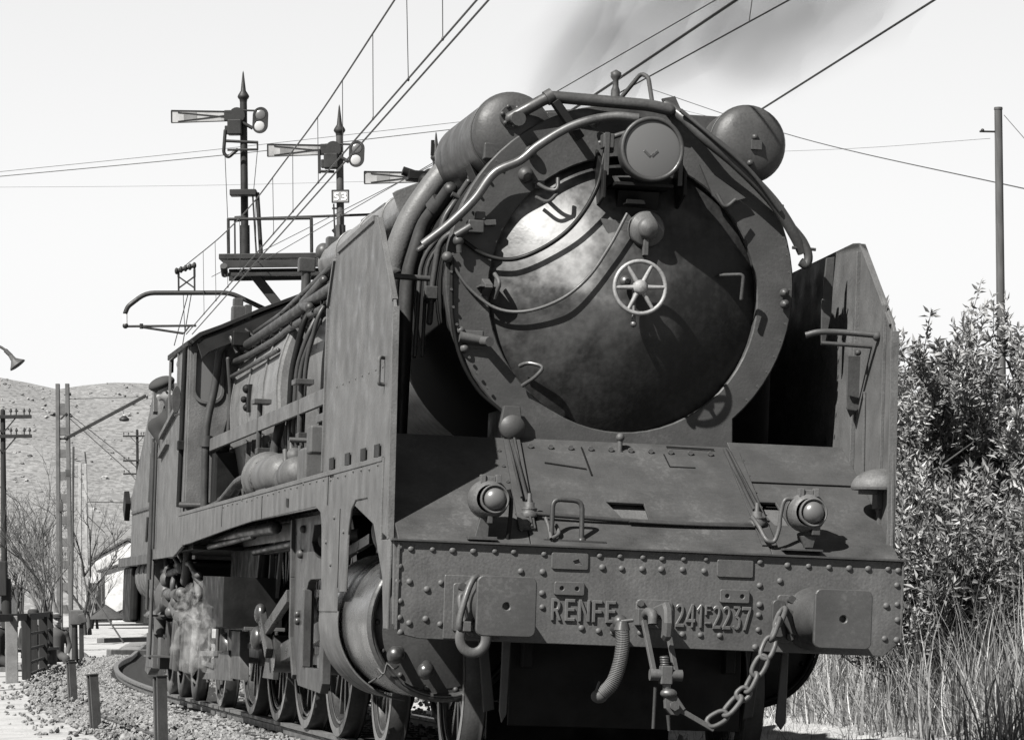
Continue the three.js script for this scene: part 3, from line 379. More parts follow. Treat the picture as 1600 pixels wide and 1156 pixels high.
// deflectors, running board, side sheets
{
  const prof = [[-0.16, 1.42], [-0.24, 2.77], [-0.3, 2.84], [-0.9, 3.3], [-0.99, 3.36], [-1.08, 3.39], [-1.2, 3.4], [-2.7, 3.345], [-2.95, 3.25], [-3.1, 3.02], [-3.1, 1.9]];
  const dl = part('smoke_deflector', [plateX(prof, -1.515, 0.02), bar([-1.525, 1.42, -0.16], [-1.525, 2.78, -0.24], 0.04, 0.025), bar([-1.525, 2.82, -0.29], [-1.525, 3.37, -1.0], 0.035, 0.025), bar([-1.53, 3.39, -1.15], [-1.53, 3.345, -2.7], 0.035, 0.04), bar([-1.53, 3.0, -3.1], [-1.53, 1.92, -3.1], 0.04, 0.025), bar([-1.535, 3.3, -2.85], [-1.535, 3.02, -3.09], 0.035, 0.03)], M.side, loco);
  part('grab_handle', [pipe([[-1.54, 2.5, -0.55], [-1.575, 2.5, -0.5], [-1.575, 2.34, -0.5], [-1.54, 2.34, -0.52]], 0.012, 0.02)], M.side, dl);
  part('rivet_seam', Array.from({ length: 8 }, (_, i) => sph(0.009, -1.537, 2.45 - i * 0.0, -0.6 - i * 0.28, 0.6, 1, 1, 6)), M.side, dl);
  const dr = part('smoke_deflector', [plateX(prof.map(([z, y]) => [z + 0.04, y]), 1.5, 0.02), bar([1.485, 1.42, -0.14], [1.485, 2.78, -0.2], 0.05, 0.02), bar([1.485, 2.82, -0.26], [1.485, 3.37, -0.96], 0.04, 0.02), bar([1.47, 2.95, -0.38], [1.47, 1.55, -0.36], 0.02, 0.05), bar([1.47, 3.33, -0.98], [1.465, 1.95, -0.98], 0.03, 0.04), bar([1.47, 2.45, -0.75], [1.47, 1.9, -0.72], 0.012, 0.015)], M.side, loco);
  part('gusset', [plateZ([[1.315, 3.3], [1.37, 3.31], [1.36, 2.95], [1.33, 2.78], [1.3, 2.78], [1.295, 3.0]], -1.16, 0.02)], M.apron, dr);
  part('gusset', [plateZ([[1.4, 2.68], [1.49, 2.68], [1.49, 2.36], [1.43, 2.3], [1.4, 2.36]], -0.9, 0.014)], M.apron, dr);
  part('stay_rod', [tube([[1.05, 2.765, -0.62], [1.12, 2.785, -0.6], [1.25, 2.79, -0.58], [1.49, 2.775, -0.5]], 0.019, 9), rod([1.17, 2.73, -0.7], [1.48, 2.72, -0.66], 0.013), sph(0.03, 1.47, 2.77, -0.51), sph(0.02, 1.4, 2.68, -0.68)], M.apron, dr);
  // side sheet: deep valance that runs back to the cab and comes down over the cylinder
  const val = [[-0.03, 1.42], [-0.42, 1.42], [-0.42, 1.905], [-13.1, 1.885], [-13.45, 1.86], [-13.45, 1.58], [-11.84, 1.60], [-8.64, 1.66], [-7.0, 1.685], [-3.35, 1.695], [-3.1, 1.65], [-3.02, 1.55], [-2.92, 1.12], [-1.82, 1.12], [-1.79, 1.48], [-1.68, 1.63], [-1.5, 1.685], [-1.0, 1.685], [-0.86, 1.63], [-0.3, 1.2], [-0.2, 0.9], [-0.06, 0.9]];
  const v = part('side_sheet', [plateX(val, -1.528, 0.016, [[[-2.72, 1.91 - 0.02], [-2.72, 1.85], [-2.5, 1.85], [-2.5, 1.89]]]), bar([-1.54, 1.9, -0.45], [-1.54, 1.885, -13.0], 0.02, 0.03), bx(0.02, 0.03, 9.4, -1.53, 1.7, -8.0)], M.side, loco);
  part('slot', [[-2.62], [-1.9], [-1.22], [-0.66]].map(([z]) => bx(0.006, 0.075, 0.2, -1.5465, 1.955, z, 0, 0, 0, 0)), M.soot, dl);
  part('slot', [bx(0.006, 0.06, 0.13, -1.5465, 1.765, -4.85, 0.06), bx(0.004, 0.5, 0.012, -1.5455, 1.4, -2.15), bx(0.004, 0.2, 0.012, -1.5455, 1.79, -2.75), bx(0.004, 0.2, 0.01, -1.5455, 1.79, -6.4), bx(0.004, 0.2, 0.01, -1.5455, 1.79, -9.2)], M.dark, v);
  for (let i = 0; i < 26; i++) { const o = part('bolt', boltGeo, M.side, v); o.rotation.y = -Math.PI / 2; o.position.set(-1.546, 1.86 + rr(-0.01, 0.01), -0.6 - i * 0.34); o.scale.setScalar(0.6); }
  for (const [z, y] of [[-2.4, 1.6], [-2.5, 1.3], [-1.95, 1.5], [-2.75, 1.45]]) { const o = part('bolt', boltGeo, M.side, v); o.rotation.y = -Math.PI / 2; o.position.set(-1.546, y, z); o.scale.setScalar(0.8); }
  part('running_board', [bx(0.75, 0.03, 9.4, -1.15, 1.875, -7.9), bx(0.7, 0.03, 11.5, 1.17, 1.86, -6.9), bx(0.016, 0.3, 11.5, 1.51, 1.75, -7)], M.side, loco);
  part('deflector_floor', [bx(0.55, 0.02, 2.6, -1.25, 1.9, -2.2), bx(0.5, 0.02, 2.6, 1.25, 1.9, -2.2)], M.dark, loco);
}
part('added_dark_filler', [plateZ([[-0.2, 1.85], [1.62, 1.85], [1.62, 3.0], [0.95, 3.3], [0.3, 2.6], [-0.2, 2.5]], -3.12, 0.03), latheZ([[0.0001, -3.4], [0.3, -3.45], [0.33, -3.6], [0.33, -6.5], [0.0001, -6.6]].reverse(), 1.15, 2.3, 0, 28)], M.dark, loco);  // sheet and drum added to darken the gap beside the smokebox
// cylinders
for (const s of [-1, 1]) {
  const cx = s * 1.05, cy = 0.94, R = 0.46;
  const c = part('cylinder', [latheZ([[R, -2.3], [R, -1.0], [R - 0.012, -0.97], [R - 0.035, -0.98], [R - 0.04, -1.02]], cx, cy, 0, 64), latheZ([[R + 0.002, -1.005], [R + 0.014, -0.995], [R + 0.014, -0.97], [R - 0.01, -0.962]], cx, cy, 0, 64), latheZ([[R, -3.25], [R, -2.2]], cx, cy, 0, 64)], s < 0 ? mat('oily cylinder cladding', 0.09, { rough: 0.3, metal: 0.5 }) : M.dark, loco);
  part('cylinder_cover', [latheZ([[0.45, -1.03], [0.39, -1.03], [0.35, -1.0], [0.2, -0.97], [0.0001, -0.94]], cx, cy, 0, 48), latheZ([[0.43, -3.27], [0.2, -3.3], [0.0001, -3.32]].reverse(), cx, cy, 0, 32), ...Array.from({ length: 14 }, (_, i) => sph(0.018, cx + 0.405 * Math.cos(i * 0.449), cy + 0.405 * Math.sin(i * 0.449), -1.025))], s < 0 ? M.paint : M.dark, c);
  if (s < 0) {
    const outl = [[-1.5455, 1.14], [-1.5455, 1.0]]; for (let k = 0; k <= 24; k++) { const a = 3.02 + k / 24 * 1.6; outl.push([cx + (R + 0.032) * Math.cos(a), cy + (R + 0.032) * Math.sin(a)]); }
    const g = new THREE.BufferGeometry(), pos = [], idx = [];
    outl.forEach(([x, y], i) => { for (const z of [-3.0, -2.12]) pos.push(x, y, z); if (i) { const o = i * 2; idx.push(o - 2, o, o - 1, o - 1, o, o + 1); } });
    g.setAttribute('position', new THREE.Float32BufferAttribute(pos, 3)); g.setIndex(idx); g.computeVertexNormals();
    part('cladding_band', [g, tube(outl.slice(2).map(([x, y]) => [x, y, -2.115]), 0.008, 6, false, 40)], M.side, c);
    part('drain_cock', [sph(0.055, -1.36, 0.745, -0.86), rod([-1.32, 0.77, -0.98], [-1.36, 0.745, -0.86], 0.032)], M.glossy, c);
    part('drain_cock', [sph(0.052, -1.175, 0.655, -0.86), rod([-1.15, 0.69, -0.98], [-1.175, 0.655, -0.86], 0.032)], M.glossy, c);
    part('tied_wire', [tube([[-1.45, 0.66, -0.95], [-1.42, 0.63, -0.92], [-1.4, 0.69, -0.92], [-1.36, 0.66, -0.9], [-1.33, 0.68, -0.9]], 0.005, 5), tube([[-1.44, 0.6, -0.98], [-1.41, 0.64, -0.94], [-1.4, 0.7, -0.92]], 0.006, 5), tube([[-1.48, 0.57, -1.1], [-1.45, 0.6, -1.0]], 0.006, 5), ], M.grey, c);
  }
  if (s > 0) c.position.z = -0.75;
  part('steam_chest', [latheZ([[0.0001, -1.0], [0.2, -1.02], [0.22, -1.1], [0.22, -3.1], [0.0001, -3.2]].reverse(), s * 0.98, 1.55, 0, 32), bx(0.5, 0.7, 1.7, s * 0.8, 1.25, -2.2), latheZ([[0.0001, -0.9], [0.04, -0.91], [0.05, -1.02]].reverse(), s * 1.1, 1.5, 0, 12)], M.dark, c);
}
// boiler, firebox, bands, mountings
{
  const b = part('boiler', [latheZ([[0.93, -9.3], [0.9, -3.3]], 0, 3.06, 0, 72), latheZ([[0.905, -8.5], [0.92, -8.5], [0.92, -8.42], [0.905, -8.42]], 0, 3.06, 0, 60), latheZ([[0.91, -6.2], [0.915, -6.2], [0.915, -6.12], [0.9, -6.12]], 0, 3.06, 0, 60), latheZ([[0.9, -4.3], [0.91, -4.3], [0.91, -4.22], [0.9, -4.22]], 0, 3.06, 0, 60)], M.boiler, loco);
  const fb = []; for (let k = 0; k <= 30; k++) { const a = k / 30 * Math.PI; fb.push([1.17 * Math.cos(a), 2.82 + 1.18 * Math.sin(a)]); } fb.push([-1.15, 2.5], [-1.08, 2.15], [-0.98, 1.6], [0.98, 1.6], [1.08, 2.15], [1.15, 2.5]);
  const f = part('firebox', [plateZ(fb, -8.75, 3.9, [], 0.02)], M.boiler, loco);
  const band = (z) => { const o = fb.slice(0, 32).map(([x, y]) => [x * 1.012, 2.82 + (y - 2.82) * 1.012]), i = fb.slice(0, 32).map(([x, y]) => [x * 0.99, 2.82 + (y - 2.82) * 0.99]); return plateZ([...o, ...i.reverse()], z, 0.07, [], 0.003); };
  for (const z of [-8.8, -9.75, -10.95, -12.2]) part('cladding_band', [band(z)], M.boiler, f);
  part('cover_plate', [bx(0.05, 0.24, 0.12, -1.17, 2.86, -10.75), sph(0.04, -1.2, 2.94, -10.75), sph(0.035, -1.19, 2.78, -10.8), sph(0.03, -1.2, 2.86, -10.95)], M.dark, f);
  // wash-out ribs and the slanting stays low on the firebox
  part('slanting_stay', [0, 1, 2, 3].map((i) => bar([-1.2, 2.42, -10.35 + i * 0.38], [-1.3, 1.98, -9.6 + i * 0.38], 0.06, 0.1)), M.paint, f);
  part('ash_side', [plateX([[-10.5, 2.4], [-8.9, 2.4], [-8.3, 1.95], [-9.9, 1.95]], -1.15, 0.06)], M.dark, f);
  part('handrail_beam', [bar([-1.33, 2.515, -4.6], [-1.33, 2.515, -12.55], 0.03, 0.11), bx(0.12, 0.012, 7.9, -1.28, 2.57, -8.6)], M.side, loco);
  for (const z of [-6.0, -8.6]) part('beam_bracket', [rod([-1.33, 2.7, z], [-1.33, 2.28, z], 0.022), bx(0.14, 0.04, 0.22, -1.32, 2.7, z), bx(0.2, 0.05, 0.16, -1.25, 2.3, z)], M.paint, loco);
  // pipes along the flank
  part('flank_pipe', [pipe([[-1.02, 3.49, -5.4], [-1.04, 3.46, -8.66], [-1.06, 3.42, -12.5]], 0.048, 0.3)], M.pipe, loco);
  part('flank_pipe', [pipe([[-0.98, 3.7, -6.8], [-1.0, 3.62, -8.2], [-0.98, 3.56, -10.3], [-0.98, 3.55, -12.4]], 0.026, 0.3), pipe([[-0.95, 3.6, -6.4], [-0.98, 3.53, -9.0], [-0.98, 3.5, -12.4]], 0.02, 0.3)], M.pipe, loco);
  part('flank_pipe', [pipe([[-1.08, 3.33, -6.8], [-1.08, 3.33, -8.62], [-1.1, 3.29, -9.6], [-1.12, 3.28, -11.35], [-1.14, 3.29, -12.5]], 0.03, 0.3)], M.pipe, loco);
  part('flank_pipe', [pipe([[-1.0, 3.6, -7.4], [-1.05, 3.48, -8.3], [-1.08, 3.4, -7.6]], 0.04, 0.1), pipe([[-1.16, 3.15, -8.9], [-1.18, 3.14, -12.4]], 0.02, 0.1)], M.pipe, loco);
  for (let i = 0; i < 9; i++) part('pipe_clip', [bx(0.08, 0.16, 0.04, -1.0, 3.4 + rr(-0.05, 0.1), -6.6 - i * 0.66), rod([-0.95, 3.3, -6.5 - i * 0.66], [-1.12, 3.34, -6.5 - i * 0.66], 0.018)], M.dark, loco);
  for (const [z, y0, r] of [[-7.55, 3.33, 0.026], [-7.25, 3.2, 0.02], [-7.0, 3.15, 0.02], [-6.7, 3.3, 0.018], [-5.6, 3.4, 0.024]]) part('down_pipe', [pipe([[-0.98, 3.45, z - 0.1], [-1.12, y0, z], [-1.2, 2.9, z - 0.1], [-1.2, 1.9, z - 0.2]], r, 0.12)], r > 0.021 ? M.dark : M.pipe, loco);
  for (const g of [pipe([[-1.2, 2.55, -8.2], [-1.25, 2.3, -8.2], [-1.25, 1.9, -8.15]], 0.04, 0.1), pipe([[-1.2, 2.5, -7.5], [-1.22, 2.2, -7.3], [-1.24, 1.95, -7.2]], 0.035, 0.1)]) part('down_pipe', [g], M.pipe, loco);
  // safety valve and domes on top
  part('safety_valve', [bx(0.13, 0.24, 0.16, -1.12, 3.68, -12.35), bx(0.09, 0.08, 0.1, -1.13, 3.83, -12.35), bx(0.06, 0.3, 0.1, -1.04, 3.66, -12.3), rod([-1.12, 3.56, -12.35], [-1.14, 3.42, -12.3], 0.05), rod([-1.2, 3.5, -12.2], [-1.14, 3.35, -12.1], 0.022)], M.paint, loco);
  part('reservoir', [latheZ([[0.0001, -4.4], [0.12, -4.44], [0.165, -4.55], [0.165, -8.7], [0.12, -8.8], [0.0001, -8.84]].reverse(), -0.72, 3.86, 0, 32), ...[-5.2, -6.4, -7.6].map((z) => new THREE.TorusGeometry(0.168, 0.012, 6, 28).translate(-0.72, 3.86, z))], M.boiler, loco);
  part('reservoir_pipe', [pipe([[-0.86, 3.78, -3.6], [-0.88, 3.76, -5.5], [-0.9, 3.7, -7.5], [-0.95, 3.6, -8.6]], 0.055, 0.2), bx(0.3, 0.05, 1.2, -0.62, 4.03, -6.5), bx(0.12, 0.1, 0.12, -0.8, 4.0, -8.4), sph(0.07, -0.85, 3.95, -8.6), bx(0.14, 0.12, 0.1, -0.95, 3.86, -8.9), rod([-0.95, 3.9, -8.9], [-0.95, 3.6, -8.9], 0.04)], M.paint, loco);
  part('steam_dome', [latheY([[0.42, 3.85], [0.4, 4.1], [0.3, 4.2], [0.0001, 4.24]], 0, 0, -6.6, 36)], M.boiler, loco);
  part('clack_valve', [sph(0.07, -0.92, 3.62, -5.0), rod([-0.92, 3.5, -5.0], [-0.92, 3.78, -5.0], 0.035), sph(0.06, -0.86, 3.74, -5.4), bx(0.1, 0.12, 0.1, -0.95, 3.55, -4.5), rod([-0.8, 3.6, -5.2], [-1.08, 3.5, -5.1], 0.03), sph(0.075, -1.04, 3.42, -4.2), sph(0.06, -1.0, 3.52, -4.7)], M.dark, loco);
  // big pipes beside the smokebox
  part('steam_pipe', [pipe([[-0.78, 4.0, -2.62], [-0.95, 3.79, -2.6], [-1.1, 3.55, -2.62], [-1.2, 3.22, -2.66], [-1.22, 1.9, -2.7]], 0.082, 0.2, 14), latheY([[0.09, 0], [0.1, 0.02], [0.09, 0.04]], -1.2, 3.2, -2.66)], M.side, loco);
  part('steam_pipe', [pipe([[-0.9, 3.72, -2.2], [-0.95, 3.63, -2.3], [-1.03, 3.52, -2.4], [-1.12, 3.18, -2.44], [-1.14, 1.9, -2.44]], 0.05, 0.1, 12), rod([-0.94, 3.655, -2.3], [-0.98, 3.6, -2.34], 0.066)], M.pipe, loco);
  part('steam_pipe', [pipe([[-0.86, 3.72, -1.75], [-0.93, 3.6, -1.8], [-1.0, 3.49, -1.8], [-1.02, 3.38, -1.8], [-1.15, 3.28, -1.8]], 0.022, 0.05), sph(0.03, -0.84, 3.75, -1.75), rod([-0.91, 3.62, -1.78], [-0.96, 3.64, -1.78], 0.018)], M.pipe, loco);
  part('small_pipes', [pipe([[-1.02, 3.4, -1.5], [-1.17, 3.21, -1.6], [-1.19, 2.6, -1.6]], 0.015), pipe([[-1.0, 3.36, -1.45], [-1.14, 3.2, -1.55], [-1.15, 2.6, -1.55]], 0.012), pipe([[-0.98, 3.38, -1.35], [-1.09, 3.3, -1.4], [-1.12, 3.05, -1.42], [-1.13, 2.8, -1.44]], 0.02), rod([-1.5, 3.06, -1.3], [-1.16, 3.055, -1.3], 0.018), sph(0.04, -1.13, 2.95, -1.45), bx(0.08, 0.08, 0.06, -1.13, 2.98, -1.42)], M.paint, loco);
  part('wind_plate', [plateZ([[-1.12, 3.8], [-1.1, 3.815], [-0.86, 3.92], [-0.8, 3.6], [-1.04, 3.6]], -3.2, 0.02)], M.side, loco);
  part('chimney_valve', [bx(0.14, 0.06, 0.14, -1.02, 3.87, -2.8), rod([-1.12, 3.9, -2.8], [-0.9, 3.84, -2.8], 0.03), sph(0.05, -0.98, 3.83, -2.7)], M.dark, loco);
  // auxiliaries standing on the running board
  const pump = part('pump', [latheZ([[0.0001, -6.95], [0.1, -6.97], [0.15, -7.06], [0.165, -7.2], [0.165, -7.9], [0.19, -7.9], [0.2, -8.05], [0.215, -8.06], [0.215, -8.14], [0.2, -8.15], [0.2, -8.22], [0.0001, -8.24]].reverse(), -1.3, 2.06, 0, 32), bx(0.25, 0.1, 0.7, -1.3, 1.93, -7.6)], M.side, loco);
  part('pump_pipe', [pipe([[-1.3, 2.1, -8.3], [-1.3, 2.2, -8.7], [-1.28, 2.2, -9.6], [-1.26, 2.02, -11.0], [-1.26, 2.0, -12.3]], 0.034, 0.25), pipe([[-1.36, 2.05, -8.3], [-1.36, 2.12, -8.8], [-1.36, 2.1, -9.8], [-1.36, 1.95, -11.2], [-1.36, 1.93, -12.3]], 0.03, 0.25)], M.pipe, pump);
  part('generator', [latheZ([[0.0001, -5.6], [0.1, -5.62], [0.14, -5.7], [0.14, -5.95], [0.0001, -6.0]].reverse(), -1.36, 2.0, 0, 24), bx(0.22, 0.3, 0.3, -1.33, 2.02, -5.0), bx(0.16, 0.2, 0.2, -1.38, 2.2, -4.5), rod([-1.4, 2.2, -5.4], [-1.4, 1.95, -5.4], 0.015), rod([-1.48, 2.24, -5.4], [-1.3, 2.24, -5.4], 0.018), latheZ([[0.0001, -6.3], [0.1, -6.32], [0.11, -6.5], [0.0001, -6.55]].reverse(), -1.35, 1.99, 0, 20), sph(0.07, -1.35, 2.15, -6.1), rod([-1.42, 1.9, -6.0], [-1.42, 2.2, -6.1], 0.02), rod([-1.3, 2.0, -4.2], [-1.3, 2.5, -4.3], 0.03), bx(0.2, 0.06, 0.5, -1.3, 2.35, -4.3)], M.grey, loco);
}
// cab
{
  const cab = part('cab', [
    plateX([[-12.6, 1.58], [-12.6, 3.47], [-14.5, 3.47], [-14.45, 3.3], [-14.35, 3.3], [-14.35, 3.44], [-13.5, 3.46], [-13.42, 2.9], [-14.95, 2.7], [-15.7, 2.7], [-15.7, 1.5], [-13.4, 1.5]], -1.515, 0.03),
    plateX([[-12.6, 1.58], [-12.6, 3.47], [-14.5, 3.47], [-14.6, 2.9], [-15.7, 2.8], [-15.7, 1.5]], 1.545, 0.03)], M.side, loco);
  const arch = []; for (const [x, y] of [[-1.53, 3.44], [-1.46, 3.5], [-1.27, 3.58], [-0.94, 3.74], [-0.57, 3.9], [-0.25, 3.99], [0, 4.01], [0.25, 3.99], [0.57, 3.9], [0.94, 3.74], [1.27, 3.58], [1.46, 3.5], [1.53, 3.44]]) arch.push([x, y]);
  const oval = roundRect(-1.47, 2.93, -1.235, 3.44, 0.1, 6);
  part('cab_front', [plateZ([[-1.53, 1.6], ...arch, [1.53, 1.6]], -12.56, 0.04, [oval])], M.side, cab);
  part('front_window_frame', [plateZ(roundRect(-1.5, 2.9, -1.205, 3.465, 0.12, 6), -12.54, 0.03, [oval])], M.grey, cab);
  part('window_pane', [bx(0.24, 0.52, 0.008, -1.35, 3.185, -12.585)], M.glass, cab);
  const roof = arch.map(([x, y]) => [x * 1.02, y + 0.03]); part('cab_roof', [plateZ([...roof, ...arch.slice().reverse()], -12.2, 2.35, [], 0.003), bar([-1.54, 3.45, -12.5], [-1.54, 3.45, -14.5], 0.05, 0.05), plateZ([...arch.map(([x, y]) => [x * 0.98, y - 0.01]), ...arch.slice().reverse().map(([x, y]) => [x * 0.95, y - 0.14])], -12.22, 0.06, [], 0.003)], M.soot, cab);
  part('cab_back', [plateZ([[-1.0, 1.6], [-1.0, 3.68], [-0.57, 3.86], [0, 3.96], [0.57, 3.86], [1.5, 3.4], [1.5, 1.6]], -14.4, 0.04), bx(2.9, 0.04, 3.2, 0, 1.58, -14.1)], M.soot, cab);
  part('window_frame', [bar([-1.55, 3.44, -13.5], [-1.55, 2.9, -13.44], 0.02, 0.05), bar([-1.55, 3.45, -13.5], [-1.55, 3.43, -14.3], 0.02, 0.04), bar([-1.55, 3.43, -14.33], [-1.55, 2.8, -14.28], 0.02, 0.06), bar([-1.56, 2.9, -13.4], [-1.56, 2.7, -14.95], 0.05, 0.05), bar([-1.56, 2.62, -14.2], [-1.56, 2.52, -15.0], 0.05, 0.06)], M.side, cab);
  part('wind_deflector', [plateZ(circle(0, 0, 0.5, 28).map(([x, y]) => [-1.585 + x * 0.085, 2.97 + y * 0.26]), -13.2, 0.02), bar([-1.54, 2.84, -13.2], [-1.6, 2.82, -13.2], 0.02, 0.02)], M.paint, cab);
  part('hand_pipe', [rod([-1.565, 3.42, -12.7], [-1.565, 1.95, -12.8], 0.025), bx(0.08, 0.09, 0.1, -1.565, 2.52, -12.75)], M.dark, cab);
  part('front_pipe', [pipe([[-1.22, 3.46, -12.3], [-1.28, 3.4, -12.36], [-1.31, 3.03, -12.4], [-1.38, 2.71, -12.4], [-1.37, 1.9, -12.38]], 0.038, 0.15), rod([-1.375, 2.6, -12.4], [-1.375, 2.5, -12.4], 0.062), rod([-1.57, 1.965, -12.6], [-1.2, 1.965, -12.3], 0.028), pipe([[-1.22, 3.3, -12.2], [-1.18, 3.0, -12.25], [-1.2, 2.2, -12.25]], 0.02, 0.1)], M.pipe, cab);
  part('front_shelf', [bx(0.25, 0.5, 0.3, -1.2, 2.2, -12.2), sph(0.07, -1.25, 2.5, -12.1), bx(0.16, 0.14, 0.12, -1.12, 3.48, -12.1), rod([-1.1, 3.62, -12.3], [-0.95, 3.46, -12.1], 0.03)], M.dark, cab);
  part('door_rail', [rod([-1.57, 2.68, -15.62], [-1.57, 1.3, -15.62], 0.02), rod([-1.57, 2.68, -15.3], [-1.57, 1.6, -15.3], 0.014), rod([-1.57, 2.72, -15.72], [-1.57, 1.0, -15.78], 0.016)], M.pipe, cab);
  part('cab_steps', [bx(0.3, 0.02, 0.5, -1.4, 0.94, -16.1), bx(0.3, 0.02, 0.6, -1.4, 0.53, -15.9), plateX([[-16.35, 0.93], [-15.8, 0.93], [-15.85, 0.52], [-16.2, 0.52]], -1.27, 0.02), rod([-1.53, 1.5, -15.7], [-1.53, 0.5, -15.75], 0.018), plateX([[-17.3, 0.76], [-16.5, 0.77], [-16.5, 0.4], [-17.3, 0.4]], -1.33, 0.1), plateX([[-16.3, 0.72], [-16.0, 0.72], [-16.0, 0.4], [-16.3, 0.4]], -1.3, 0.1)], M.grey, cab);
}
// frames, springs, motion
{
  const fr = part('main_frame', [bx(0.06, 1.0, 14.8, -0.62, 1.2, -7.9), bx(0.06, 1.0, 14.8, 0.62, 1.2, -7.9), bx(2.2, 0.05, 13, 0, 1.75, -7.6), bx(1.9, 0.35, 0.3, 0, 1.05, -0.5), bx(1.3, 0.7, 0.4, 0, 1.0, -2.4), bx(1.42, 0.62, 0.04, 0, 0.66, -0.62), bx(1.2, 0.3, 0.05, 0.05, 0.36, -2.2)], M.dark, loco);  // front cross plate added to keep the space under the beam dark
  part('bogie_frame', [bx(0.08, 0.3, 3.9, -0.6, 0.62, -2.8), bx(0.08, 0.3, 3.9, 0.6, 0.62, -2.8), bx(1.3, 0.25, 0.3, 0, 0.6, -2.8), bx(1.3, 0.2, 0.1, 0, 0.62, -0.9), rod([-0.8, 0.57, -1.35], [0.8, 0.57, -1.35], 0.09), rod([-0.8, 0.57, -4.15], [0.8, 0.57, -4.15], 0.09)], M.dark, fr);
  for (const s of [-1, 1]) {
    part('guard_iron', [s < 0 ? plateZ([[-0.785, 0.95], [-0.735, 0.95], [-0.748, 0.42], [-0.775, 0.37], [-0.79, 0.44]], -0.45, 0.03) : plateZ([[0.928, 0.9], [0.965, 0.9], [0.963, 0.42], [0.935, 0.375], [0.9, 0.42]], -0.45, 0.03)], s < 0 ? M.grey : M.paint, fr);
    part('guard_iron', [plateZ([[s * 0.86 - 0.03, 0.95], [s * 0.86 + 0.03, 0.95], [s * 0.8 + 0.035, 0.44], [s * 0.8 - 0.03, 0.42]], -0.75, 0.03)], M.paint, fr);
  }
  // wheels: tyre with flange, spokes, hub
  function wheelParts(R, n, cw) {
    const t = [latheX([[R - 0.09, -0.07], [R, -0.07], [R + 0.004, 0.03], [R + 0.03, 0.045], [R + 0.03, 0.06], [R - 0.08, 0.07], [R - 0.09, -0.07]], 0, 0, 0, 56)], s = [latheX([[0.0001, -0.1], [R * 0.2, -0.09], [R * 0.22, 0], [R * 0.22, 0.07]], 0, 0, 0, 24), latheX([[R - 0.1, -0.05], [R - 0.14, -0.045], [R - 0.14, 0.05], [R - 0.1, 0.05]], 0, 0, 0, 40)];
    for (let k = 0; k < n; k++) { const a = k / n * Math.PI * 2; s.push(bar([0, R * 0.15 * Math.cos(a), R * 0.15 * Math.sin(a)], [0, (R - 0.1) * Math.cos(a), (R - 0.1) * Math.sin(a)], 0.055, 0.05)); }
    if (cw) s.push(plateX(Array.from({ length: 13 }, (_, k) => { const a = 0.4 + k / 12 * 1.6; return [(R - 0.1) * Math.cos(a), (R - 0.1) * Math.sin(a)]; }), 0.03, 0.08));
    const f = [latheX([[R - 0.07, -0.074], [R - 0.004, -0.074]], 0, 0, 0, 56), latheX([[R - 0.1, -0.055], [R - 0.12, -0.055]], 0, 0, 0, 40)]; return { tyre: join(t), spokes: join(s), face: join(f) };
  }
  const bogieW = wheelParts(0.5, 10, false), drive = wheelParts(0.875, 16, true), trail = wheelParts(0.6, 11, false);
  function putWheel(w, parent, z, R, s, name, a, y0 = 0.07) {
    const o = part(name, w.spokes, M.glossy, parent); o.position.set(s * 0.86, y0 + R, z); o.rotation.set(a, s > 0 ? Math.PI : 0, 0); part('tyre', w.tyre, M.tread, o); part('tyre_face', w.face, M.wheelrim, o); return o;
  }
  for (const s of [-1, 1]) {
    for (const z of [-1.35, -4.15]) putWheel(bogieW, loco, z, 0.5, s, 'bogie_wheel', z);
    for (let i = 0; i < 4; i++) putWheel(drive, loco, -6.3 - i * 1.88, 0.875, s, 'driving_wheel', 0.7 + (s > 0 ? 1.57 : 0));
    putWheel(trail, loco, -14.55, 0.6, s, 'trailing_wheel', 0.3);
  }
  const pinY = 0.945 - 0.28, pz = (i) => -6.3 - i * 1.88 + 0.12;
  part('coupling_rod', [bar([-1.02, pinY, pz(0)], [-1.02, pinY, pz(3)], 0.06, 0.13), ...[0, 1, 2, 3].map((i) => rod([-1.1, pinY, pz(i)], [-0.9, pinY, pz(i)], 0.13, 0.13, 18))], M.steel, loco);
  part('connecting_rod', [bar([-1.14, 0.93, -4.95], [-1.14, pinY, pz(1)], 0.07, 0.15), rod([-1.22, pinY, pz(1)], [-1.05, pinY, pz(1)], 0.15, 0.15, 18), rod([-1.085, 0.93, -4.9], [-1.085, 0.93, -3.2], 0.045), bx(0.2, 0.3, 0.4, -1.12, 0.93, -4.95), bar([-1.12, 1.14, -3.3], [-1.12, 1.14, -5.8], 0.14, 0.06), bar([-1.12, 0.72, -3.3], [-1.12, 0.72, -5.8], 0.14, 0.06)], M.glossy, loco);
  part('valve_gear', [bar([-1.25, 0.76, -8.7], [-1.25, 1.12, -6.9], 0.05, 0.1), bar([-1.25, pinY, pz(1)], [-1.27, 0.98, -8.5], 0.06, 0.1), sph(0.1, -1.28, 0.78, -8.65, 0.6, 1, 1), sph(0.085, -1.28, 0.98, -8.5, 0.6, 1, 1), bar([-1.2, 1.2, -6.9], [-1.15, 1.5, -3.4], 0.04, 0.07), bar([-1.2, 1.55, -6.9], [-1.2, 0.95, -6.8], 0.05, 0.12), bar([-1.15, 1.1, -4.95], [-1.15, 1.5, -4.6], 0.04, 0.06)], M.glossy, loco);
